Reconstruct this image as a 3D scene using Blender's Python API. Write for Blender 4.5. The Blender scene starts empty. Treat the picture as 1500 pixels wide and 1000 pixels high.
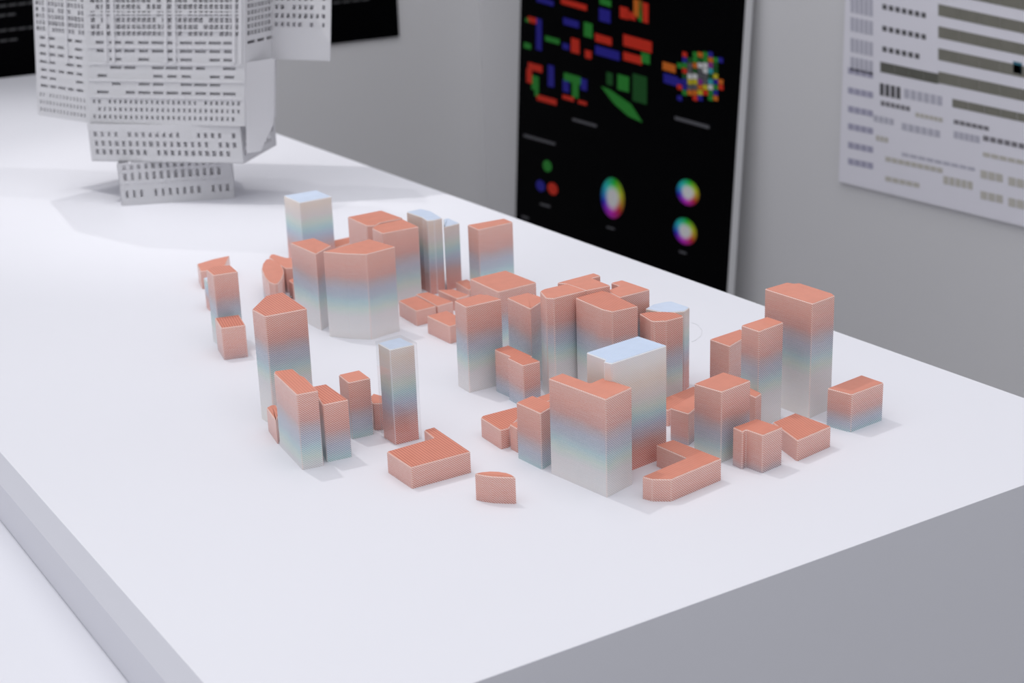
import bpy, math, random
from mathutils import Vector, Matrix

scene = bpy.context.scene
C = scene.collection
random.seed(7)
TOP = 0.9                                  # height of the display table top

# ------------------------------------------------------------------ camera
cam_data = bpy.data.cameras.new('camera')
cam_data.sensor_width = 36.0
cam_data.lens = 54.92
cam_data.dof.use_dof = True
cam_data.dof.focus_distance = 1.30
cam_data.dof.aperture_fstop = 9.0
cam_data.clip_start = 0.02
cam = bpy.data.objects.new('camera', cam_data)
C.objects.link(cam)
_r = (0.84248189, -0.53779299, -0.03166971)
_u = (0.19797586, 0.25439512, 0.94661961)
_b = (-0.50102877, -0.80377971, 0.32079331)
cam.matrix_world = Matrix(((_r[0], _u[0], _b[0], 0.0), (_r[1], _u[1], _b[1], 0.0),
                           (_r[2], _u[2], _b[2], TOP + 0.5), (0, 0, 0, 1)))
scene.camera = cam

# ------------------------------------------------------------------ light
world = bpy.data.worlds.new('gallery_ambient')
scene.world = world
world.use_nodes = True
bg = world.node_tree.nodes['Background']
bg.inputs[0].default_value = (0.93, 0.95, 1.0, 1)
bg.inputs[1].default_value = 0.47

def spot(name, loc, target, watts, angle, blend, radius, color=(1, 0.985, 0.97)):
    d = bpy.data.lights.new(name, 'SPOT')
    d.energy = watts; d.spot_size = math.radians(angle); d.spot_blend = blend
    d.shadow_soft_size = radius; d.color = color
    o = bpy.data.objects.new(name, d); C.objects.link(o)
    o.location = loc
    o.rotation_euler = (Vector(target) - Vector(loc)).to_track_quat('-Z', 'Y').to_euler()
    return o

def ceiling_panel(name, loc, sx, sy, watts):
    d = bpy.data.lights.new(name, 'AREA')
    d.shape = 'RECTANGLE'; d.size = sx; d.size_y = sy; d.energy = watts; d.color = (0.98, 0.985, 1.0)
    o = bpy.data.objects.new(name, d); C.objects.link(o)
    o.location = loc
    return o

ceiling_panel('ceiling_light', (0.2, 0.8, TOP + 2.6), 3.2, 3.8, 49)
spot('track_spot_city', (0.38, 2.50, TOP + 3.0), (0.80, 0.50, TOP), 74, 62, 1.0, 0.03)
spot('track_spot_tower', (-0.35, 2.50, TOP + 2.6), (0.92, 2.10, TOP), 98, 26, 1.0, 0.02)
spot('track_spot_back', (0.92, 3.40, TOP + 2.1), (0.52, 2.45, TOP), 44, 44, 1.0, 0.02)
spot('track_spot_right', (1.55, 1.10, TOP + 2.6), (0.58, 2.75, TOP), 46, 26, 1.0, 0.02)

vs = scene.view_settings
vs.view_transform = 'Standard'
vs.look = 'None'
vs.gamma = 1.0
vs.use_curve_mapping = False
vs.exposure = 0.03

# ------------------------------------------------------------------ helpers
def lin(c):
    out = []
    for v in c:
        v /= 255.0
        out.append(v / 12.92 if v <= 0.04045 else ((v + 0.055) / 1.055) ** 2.4)
    return tuple(out) + (1.0,)

class NT:
    """small node-tree builder"""
    def __init__(self, name):
        self.m = bpy.data.materials.new(name)
        self.m.use_nodes = True
        self.t = self.m.node_tree
        self.t.nodes.clear()
        self.out = self.t.nodes.new('ShaderNodeOutputMaterial')
        self.p = self.t.nodes.new('ShaderNodeBsdfPrincipled')
        self.t.links.new(self.p.outputs[0], self.out.inputs[0])
    def n(self, kind, **kw):
        nd = self.t.nodes.new(kind)
        for k, v in kw.items():
            setattr(nd, k, v)
        return nd
    def set(self, sock, val):
        if isinstance(val, bpy.types.NodeSocket):
            self.t.links.new(val, sock)
        else:
            sock.default_value = val
    def math(self, op, a, b=0.0, c=0.0, clamp=False):
        nd = self.n('ShaderNodeMath', operation=op, use_clamp=clamp)
        self.set(nd.inputs[0], a); self.set(nd.inputs[1], b); self.set(nd.inputs[2], c)
        return nd.outputs[0]
    def mix(self, fac, a, b, mode='MIX'):
        nd = self.n('ShaderNodeMix', data_type='RGBA', blend_type=mode)
        self.set(nd.inputs['Factor'], fac)
        self.set(nd.inputs[6], a); self.set(nd.inputs[7], b)
        return nd.outputs[2]
    def noise(self, vec, scale, detail=3.0, rough=0.5):
        nd = self.n('ShaderNodeTexNoise')
        if vec is not None:
            self.set(nd.inputs['Vector'], vec)
        nd.inputs['Scale'].default_value = scale
        nd.inputs['Detail'].default_value = detail
        nd.inputs['Roughness'].default_value = rough
        return nd.outputs['Fac']
    def ramp(self, fac, stops, interp='LINEAR'):
        nd = self.n('ShaderNodeValToRGB')
        cr = nd.color_ramp
        cr.interpolation = interp
        while len(cr.elements) < len(stops):
            cr.elements.new(0.5)
        for e, (p, c) in zip(cr.elements, stops):
            e.position = p; e.color = c
        self.set(nd.inputs[0], fac)
        return nd.outputs[0]
    def bump(self, height, strength, dist):
        nd = self.n('ShaderNodeBump')
        nd.inputs['Strength'].default_value = strength
        nd.inputs['Distance'].default_value = dist
        self.set(nd.inputs['Height'], height)
        self.t.links.new(nd.outputs[0], self.p.inputs['Normal'])
    def obj(self):
        return self.n('ShaderNodeTexCoord').outputs['Object']

def simple(name, rgb, rough=0.6, var=0.0, scale=40.0, spec=0.5):
    k = NT(name)
    c = lin(rgb)
    if var > 0:
        f = k.noise(k.obj(), scale, 4.0)
        d = tuple(v * (1 - var) for v in c[:3]) + (1,)
        k.set(k.p.inputs['Base Color'], k.mix(f, d, c))
    else:
        k.p.inputs['Base Color'].default_value = c
    k.p.inputs['Roughness'].default_value = rough
    k.p.inputs['Specular IOR Level'].default_value = spec
    return k.m

def mesh_obj(name, verts, faces, mats, parent=None, smooth=False):
    me = bpy.data.meshes.new(name)
    me.from_pydata([tuple(v) for v in verts], [], faces)
    for m in (mats if isinstance(mats, (list, tuple)) else [mats]):
        me.materials.append(m)
    me.update()
    if smooth:
        for p in me.polygons:
            p.use_smooth = True
    o = bpy.data.objects.new(name, me)
    C.objects.link(o)
    if parent is not None:
        o.parent = parent
    return o

def box_geo(x0, x1, y0, y1, z0, z1):
    v = [(x0, y0, z0), (x1, y0, z0), (x1, y1, z0), (x0, y1, z0), (x0, y0, z1), (x1, y0, z1), (x1, y1, z1), (x0, y1, z1)]
    f = [(0, 3, 2, 1), (4, 5, 6, 7), (0, 1, 5, 4), (1, 2, 6, 5), (2, 3, 7, 6), (3, 0, 4, 7)]
    return v, f

def thing(name, label, cat, loc, group=None):
    o = bpy.data.objects.new(name, None)
    C.objects.link(o)
    o.empty_display_size = 0.02
    o.location = loc
    tag(o, label, cat, group)
    return o

def tag(o, label, cat, group=None):
    o['label'] = label; o['category'] = cat
    if group:
        o['group'] = group
    return o

def structure(o):
    o['kind'] = 'structure'
    return o

def prism_geo(poly, z0, z1):
    n = len(poly)
    v = [(x, y, z0) for x, y in poly] + [(x, y, z1) for x, y in poly]
    f = [tuple(range(n))[::-1], tuple(range(n, 2 * n))]
    f += [(i, (i + 1) % n, n + (i + 1) % n, n + i) for i in range(n)]
    return v, f

# ------------------------------------------------------------------ plain materials
def wall_material(name, rgb):
    k = NT(name)
    f = k.noise(k.obj(), 1.3, 3.0)
    g = k.noise(k.obj(), 260.0, 2.0)
    c = lin(rgb)
    d = tuple(v * 0.94 for v in c[:3]) + (1,)
    k.set(k.p.inputs['Base Color'], k.mix(f, d, c))
    k.p.inputs['Roughness'].default_value = 0.8
    k.bump(g, 0.08, 0.001)
    return k.m

M_WALL = wall_material('grey_wall_paint', (230, 229, 231))
M_FLOOR = wall_material('grey_floor_screed', (165, 165, 166))

def table_material(name, rgb):
    k = NT(name)
    co = k.obj()
    c = lin(rgb)
    d = tuple(v * 0.965 for v in c[:3]) + (1,)
    base = k.mix(k.noise(co, 3.0, 3.0), d, c)
    sc = k.n('ShaderNodeMapping'); sc.inputs['Scale'].default_value = (1.0, 0.25, 1.0)
    sc.inputs['Rotation'].default_value = (0, 0, 0.5)
    k.set(sc.inputs['Vector'], co)
    scuff = k.noise(sc.outputs[0], 60.0, 6.0, 0.7)
    m = k.ramp(scuff, [(0.0, (0, 0, 0, 1)), (0.70, (0, 0, 0, 1)), (0.78, (1, 1, 1, 1))])
    k.set(k.p.inputs['Base Color'], k.mix(k.math('MULTIPLY', m, 0.10), base, lin((190, 190, 195))))
    k.p.inputs['Roughness'].default_value = 0.5
    k.p.inputs['Specular IOR Level'].default_value = 0.3
    k.bump(k.noise(co, 400.0, 2.0), 0.03, 0.0005)
    return k.m

M_TABLE = table_material('white_table_paint', (228, 228, 235))
M_BLACK = simple('black_print', (2, 2, 4), 0.6, spec=0.03)
M_FOAM = simple('white_foam_board', (214, 214, 216), 0.7, 0.04)
M_PAPER = simple('white_paper_print', (243, 241, 250), 0.75, 0.03, 8.0, 0.2)
INK = {}
for nm, c in {'red': (214, 46, 24), 'green': (42, 140, 48), 'blue': (38, 32, 150), 'yellow': (205, 190, 40), 'orange': (214, 110, 30),
              'white': (220, 220, 220), 'dark green': (20, 84, 30), 'violet': (140, 50, 140), 'cyan': (60, 170, 180), 'grey': (95, 95, 100),
              'olive': (140, 138, 128), 'olive dark': (112, 112, 104), 'ink': (96, 95, 98), 'ink soft': (135, 132, 138), 'mist': (196, 195, 208),
              'lavender': (176, 174, 196), 'sand': (202, 198, 190), 'teal': (60, 120, 140), 'text': (70, 70, 72)}.items():
    INK[nm] = simple('ink_' + nm.replace(' ', '_'), c, 0.6, 0.25 if nm.startswith('olive') else 0.0, 30.0, 0.25)

# ------------------------------------------------------------------ setting
XW, YB = 2.1175, 3.5
def wall(name, x0, x1, y0, y1, z0, z1, m):
    v, f = box_geo(x0, x1, y0, y1, z0, z1)
    return structure(mesh_obj(name, v, f, m))
wall('floor', -2.5, XW, -2.0, YB, -0.05, 0.0, M_FLOOR)
wall('wall_right', XW, XW + 0.1, -2.0, YB + 0.1, -0.05, 4.4, M_WALL)
wall('wall_back', -2.5, XW, YB, YB + 0.1, -0.05, 4.4, M_WALL)

# ------------------------------------------------------------------ display tables
TX0, TX1, TY0, TY1 = 0.2795, 1.0535, 0.7225, 3.385
t = thing('display_table', 'long white display table carrying the model city and the lattice tower', 'table', ((TX0 + TX1) / 2, (TY0 + TY1) / 2, 0))
hx, hy = (TX1 - TX0) / 2, (TY1 - TY0) / 2
ch = 0.008
# top board: slanted lip along the long left side
prof = [(-hx, TOP), (-hx - ch, TOP - 0.021), (hx, TOP - 0.021), (hx, TOP)]
v = [(x, -hy, z) for x, z in prof] + [(x, hy, z) for x, z in prof]
f = [(0, 1, 2, 3), (7, 6, 5, 4), (0, 4, 5, 1), (1, 5, 6, 2), (2, 6, 7, 3), (3, 7, 4, 0)]
mesh_obj('table_top', v, f, M_TABLE, t)
v, f = box_geo(-hx - ch, hx, -hy, hy, 0.0, TOP - 0.021)
mesh_obj('table_body', v, f, M_TABLE, t)
lt = thing('low_display_table', 'lower white table standing along the left side of the display table', 'table', (-0.12, 1.6, 0))
x1 = TX0 - ch - 0.0002 + 0.12
v, f = box_geo(-0.5, x1, -1.6, 1.75, TOP - 0.082, TOP - 0.0615)
mesh_obj('table_top', v, f, M_TABLE, lt)
v, f = box_geo(-0.495, x1 - 0.004, -1.59, 1.74, 0.0, TOP - 0.082)
mesh_obj('table_body', v, f, M_TABLE, lt)

# ------------------------------------------------------------------ model city: materials
def band_material(name, stops, pale):
    k = NT(name)
    uvb = k.n('ShaderNodeUVMap', uv_map='band').outputs[0]
    uvw = k.n('ShaderNodeUVMap', uv_map='weave').outputs[0]
    sb = k.n('ShaderNodeSeparateXYZ'); k.set(sb.inputs[0], uvb)
    sw = k.n('ShaderNodeSeparateXYZ'); k.set(sw.inputs[0], uvw)
    u, vv = sw.outputs[0], sw.outputs[1]
    weave = k.n('ShaderNodeAttribute', attribute_name='weave').outputs['Fac']
    palef = k.n('ShaderNodeAttribute', attribute_name='pale').outputs['Fac']
    # band edges wander a little from layer to layer
    wob = k.noise(uvw, 0.06, 2.0)
    d = k.math('ADD', sb.outputs[1], k.math('MULTIPLY', k.math('SUBTRACT', wob, 0.5), 5.0))
    base = k.ramp(k.math('DIVIDE', d, 110.0), [(p / 110.0, lin(c)) for p, c in stops])
    # printed layers: horizontal lines on one pair of sides, slanted strands on the other
    two_pi = 2 * math.pi
    lines = k.math('SINE', k.math('MULTIPLY', vv, two_pi / 1.9))
    mp = k.n('ShaderNodeMapping'); mp.inputs['Scale'].default_value = (0.06, 1.2, 1.0); k.set(mp.inputs['Vector'], uvw)
    layer = k.noise(mp.outputs[0], 1.0, 2.0)
    su = k.math('ADD', k.math('DIVIDE', u, 2.1), k.math('DIVIDE', vv, 1.9))
    diag = k.math('SINE', k.math('MULTIPLY', su, two_pi))
    vrow = k.math('SINE', k.math('MULTIPLY', vv, two_pi / 1.9))
    strand = k.math('ADD', k.math('MULTIPLY', diag, 0.9), k.math('MULTIPLY', vrow, 0.35))
    pat = k.math('ADD', k.math('MULTIPLY', strand, weave),
                 k.math('MULTIPLY', k.math('MULTIPLY_ADD', lines, 0.45, k.math('MULTIPLY_ADD', layer, 1.0, -0.22)), k.math('SUBTRACT', 1.0, weave)))
    dark = k.mix(0.9, base, base, 'MULTIPLY')
    light = k.mix(0.40, base, lin((250, 243, 242)))
    col = k.mix(k.math('MULTIPLY_ADD', pat, 0.5, 0.48, clamp=True), dark, light)
    col = k.mix(palef, col, lin(pale))
    k.set(k.p.inputs['Base Color'], col)
    k.p.inputs['Roughness'].default_value = 0.42
    k.p.inputs['Specular IOR Level'].default_value = 0.35
    k.p.inputs['Coat Weight'].default_value = 0.45
    k.p.inputs['Coat Roughness'].default_value = 0.16
    k.p.inputs['Subsurface Weight'].default_value = 0.15
    k.p.inputs['Subsurface Radius'].default_value = (1.0, 0.7, 0.6)
    k.p.inputs['Subsurface Scale'].default_value = 0.003
    return k.m

SALMON_STOPS = [(0, (240, 200, 187)), (13, (234, 188, 175)), (23, (222, 180, 172)), (29, (205, 190, 194)), (36, (196, 200, 212)),
                (42, (193, 206, 217)), (48, (196, 220, 224)), (55, (216, 229, 224)), (63, (230, 230, 231)), (78, (238, 237, 237)), (105, (244, 241, 237))]
BLUE_STOPS = [(0, (232, 170, 155)), (14, (226, 170, 157)), (22, (213, 174, 169)), (29, (199, 189, 200)), (37, (190, 204, 219)), (45, (190, 220, 224)),
              (53, (214, 227, 221)), (62, (228, 224, 222)), (76, (238, 228, 219)), (90, (244, 241, 238)), (105, (246, 246, 248))]
M_BAND = {'salmon': band_material('salmon_to_cream_resin', SALMON_STOPS, (238, 206, 196)),
          'blue': band_material('cream_to_salmon_resin', BLUE_STOPS, (232, 236, 244))}

def roof_material(name, a, b):
    k = NT(name)
    uv = k.n('ShaderNodeUVMap', uv_map='weave').outputs[0]
    s = k.n('ShaderNodeSeparateXYZ'); k.set(s.inputs[0], uv)
    stripe = k.n('ShaderNodeAttribute', attribute_name='stripe').outputs['Fac']
    w = k.math('SINE', k.math('MULTIPLY', s.outputs[0], 2 * math.pi / 2.5))
    w2 = k.math('SINE', k.math('MULTIPLY', s.outputs[1], 2 * math.pi / 1.4))
    line = k.math('MULTIPLY_ADD', w, 0.5, 0.5, clamp=True)
    line = k.math('POWER', line, 2.2)
    line = k.math('ADD', k.math('MULTIPLY', line, 0.85), k.math('MULTIPLY', w2, 0.08))
    fac = k.math('MULTIPLY', line, stripe, clamp=True)
    tone = k.noise(uv, 0.09, 3.0)
    base = k.mix(tone, lin(a), lin(tuple(int(q * 0.93) for q in a)))
    k.set(k.p.inputs['Base Color'], k.mix(fac, base, lin(b)))
    k.p.inputs['Roughness'].default_value = 0.5
    k.p.inputs['Specular IOR Level'].default_value = 0.35
    k.p.inputs['Coat Weight'].default_value = 0.25
    k.p.inputs['Coat Roughness'].default_value = 0.25
    k.bump(line, 0.15, 0.0003)
    return k.m

M_ROOF = {'salmon': roof_material('salmon_roof_resin', (226, 147, 124), (176, 90, 70)),
          'blue': roof_material('pale_blue_roof_resin', (212, 224, 244), (178, 202, 236))}

k = NT('clear_resin_case')
tr = k.n('ShaderNodeBsdfTransparent'); tr.inputs[0].default_value = (0.985, 0.988, 0.99, 1)
gl = k.n('ShaderNodeBsdfGlossy'); gl.inputs['Roughness'].default_value = 0.08
fr = k.n('ShaderNodeLayerWeight'); fr.inputs[0].default_value = 0.5
mx = k.n('ShaderNodeMixShader')
k.set(mx.inputs[0], k.math('MULTIPLY_ADD', k.math('POWER', fr.outputs['Facing'], 4.0), 0.6, 0.05, clamp=True))
k.t.links.new(tr.outputs[0], mx.inputs[1]); k.t.links.new(gl.outputs[0], mx.inputs[2])
k.t.links.new(mx.outputs[0], k.out.inputs[0])
M_CLEAR = k.m

# ------------------------------------------------------------------ model city: geometry
def offset_poly(poly, d):
    """move every edge of a counter-clockwise polygon inwards by d"""
    n = len(poly); out = []
    for i in range(n):
        p0, p1, p2 = Vector(poly[i - 1]), Vector(poly[i]), Vector(poly[(i + 1) % n])
        a = (p1 - p0).normalized(); b = (p2 - p1).normalized()
        na = Vector((-a.y, a.x)); nb = Vector((-b.y, b.x))
        m = na + nb
        den = max(0.35, 1 + na.dot(nb))
        q = p1 + m * (d / den)
        out.append((q.x, q.y))
    return out

def chamfer_poly(poly, c):
    n = len(poly); out = []; flag = []
    for i in range(n):
        p0, p1, p2 = Vector(poly[i - 1]), Vector(poly[i]), Vector(poly[(i + 1) % n])
        a, b = p0 - p1, p2 - p1
        turn = math.degrees(a.angle(b))
        if turn > 155:
            out.append((p1.x, p1.y)); flag.append(False)
            continue
        ca = min(c, a.length * 0.25); cb = min(c, b.length * 0.25)
        q = p1 + a.normalized() * ca; s = p1 + b.normalized() * cb
        out.append((q.x, q.y)); flag.append(True)       # edge from q to s is the chamfer
        out.append((s.x, s.y)); flag.append(False)
    return out, flag

def building(name, label, kind, bx, by, h, scale, stripe, poly):
    root = thing(name, label, 'building model', (bx, by, TOP), 'translucent blocks of the model city')
    cased = label.startswith('blue-roofed tower in a clear case')
    full = poly
    if cased:
        poly = offset_poly(poly, 1.7); h_core = h - 1.6
    else:
        h_core = h
    ring, flag = chamfer_poly(poly, 0.8)
    n = len(ring)
    rim = 0.55
    inner = offset_poly(ring, rim)
    mm = 0.001
    verts = [(x * mm, y * mm, 0.0) for x, y in ring] + [(x * mm, y * mm, (h_core - rim) * mm) for x, y in ring] + \
            [(x * mm, y * mm, h_core * mm) for x, y in inner]
    faces = []; pale = []
    for i in range(n):
        j = (i + 1) % n
        faces.append((i, j, n + j, n + i)); pale.append(0.30 if flag[i] else 0.0)
    for i in range(n):
        j = (i + 1) % n
        faces.append((n + i, n + j, 2 * n + j, 2 * n + i)); pale.append(0.55)
    faces.append(tuple(range(2 * n, 3 * n))); pale.append(0.15)
    faces.append(tuple(range(n))[::-1]); pale.append(0.0)
    o = mesh_obj('walls', verts, faces, M_BAND[kind], root)
    me = o.data
    ub = me.uv_layers.new(name='band'); uw = me.uv_layers.new(name='weave')
    aw = me.attributes.new('weave', 'FLOAT', 'FACE'); ap = me.attributes.new('pale', 'FLOAT', 'FACE')
    for p in me.polygons:
        nx, ny = p.normal.x, p.normal.y
        tl = math.hypot(nx, ny) or 1.0
        tx, ty = -ny / tl, nx / tl
        w = min(1.0, max(0.0, (abs(ny / tl) - 0.35) * 2.2)) if abs(p.normal.z) < 0.9 else 0.0
        aw.data[p.index].value = w
        ap.data[p.index].value = pale[p.index]
        for li in p.loop_indices:
            co = me.vertices[me.loops[li].vertex_index].co
            z = co.z * 1000
            u = (co.x * tx + co.y * ty) * 1000 + bx * 977.0
            d = (h_core - z) if kind == 'salmon' else z
            ub.data[li].uv = (u, d / scale)
            uw.data[li].uv = (u, z + by * 613.0)
    # printed roof skin, set just inside the rim
    rp = offset_poly(inner, 0.25)
    v, f = prism_geo([(x * mm, y * mm) for x, y in rp], h_core * mm, (h_core + 0.18) * mm)
    ro = mesh_obj('roof', v, f, M_ROOF[kind], root)
    rm = ro.data
    uw = rm.uv_layers.new(name='weave')
    at = rm.attributes.new('stripe', 'FLOAT', 'FACE')
    # stripes follow the longest side that runs along the table
    best = None
    for i in range(len(poly)):
        d = Vector(poly[(i + 1) % len(poly)]) - Vector(poly[i])
        s = abs(d.y)
        if best is None or s > best[0]:
            best = (s, d.normalized())
    d = best[1]
    for p in rm.polygons:
        at.data[p.index].value = stripe
        for li in p.loop_indices:
            co = rm.vertices[rm.loops[li].vertex_index].co
            uw.data[li].uv = ((co.x * -d.y + co.y * d.x) * 1000 + bx * 531.0, (co.x * d.x + co.y * d.y) * 1000)
    if cased:
        ring, _ = chamfer_poly(full, 0.7)
        v, f = prism_geo([(x * mm, y * mm) for x, y in ring], 0.0004, h * mm)
        c = mesh_obj('clear_case', v, f, M_CLEAR, root)
        c['label'] = 'clear resin case around the tower'
    return root

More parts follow.
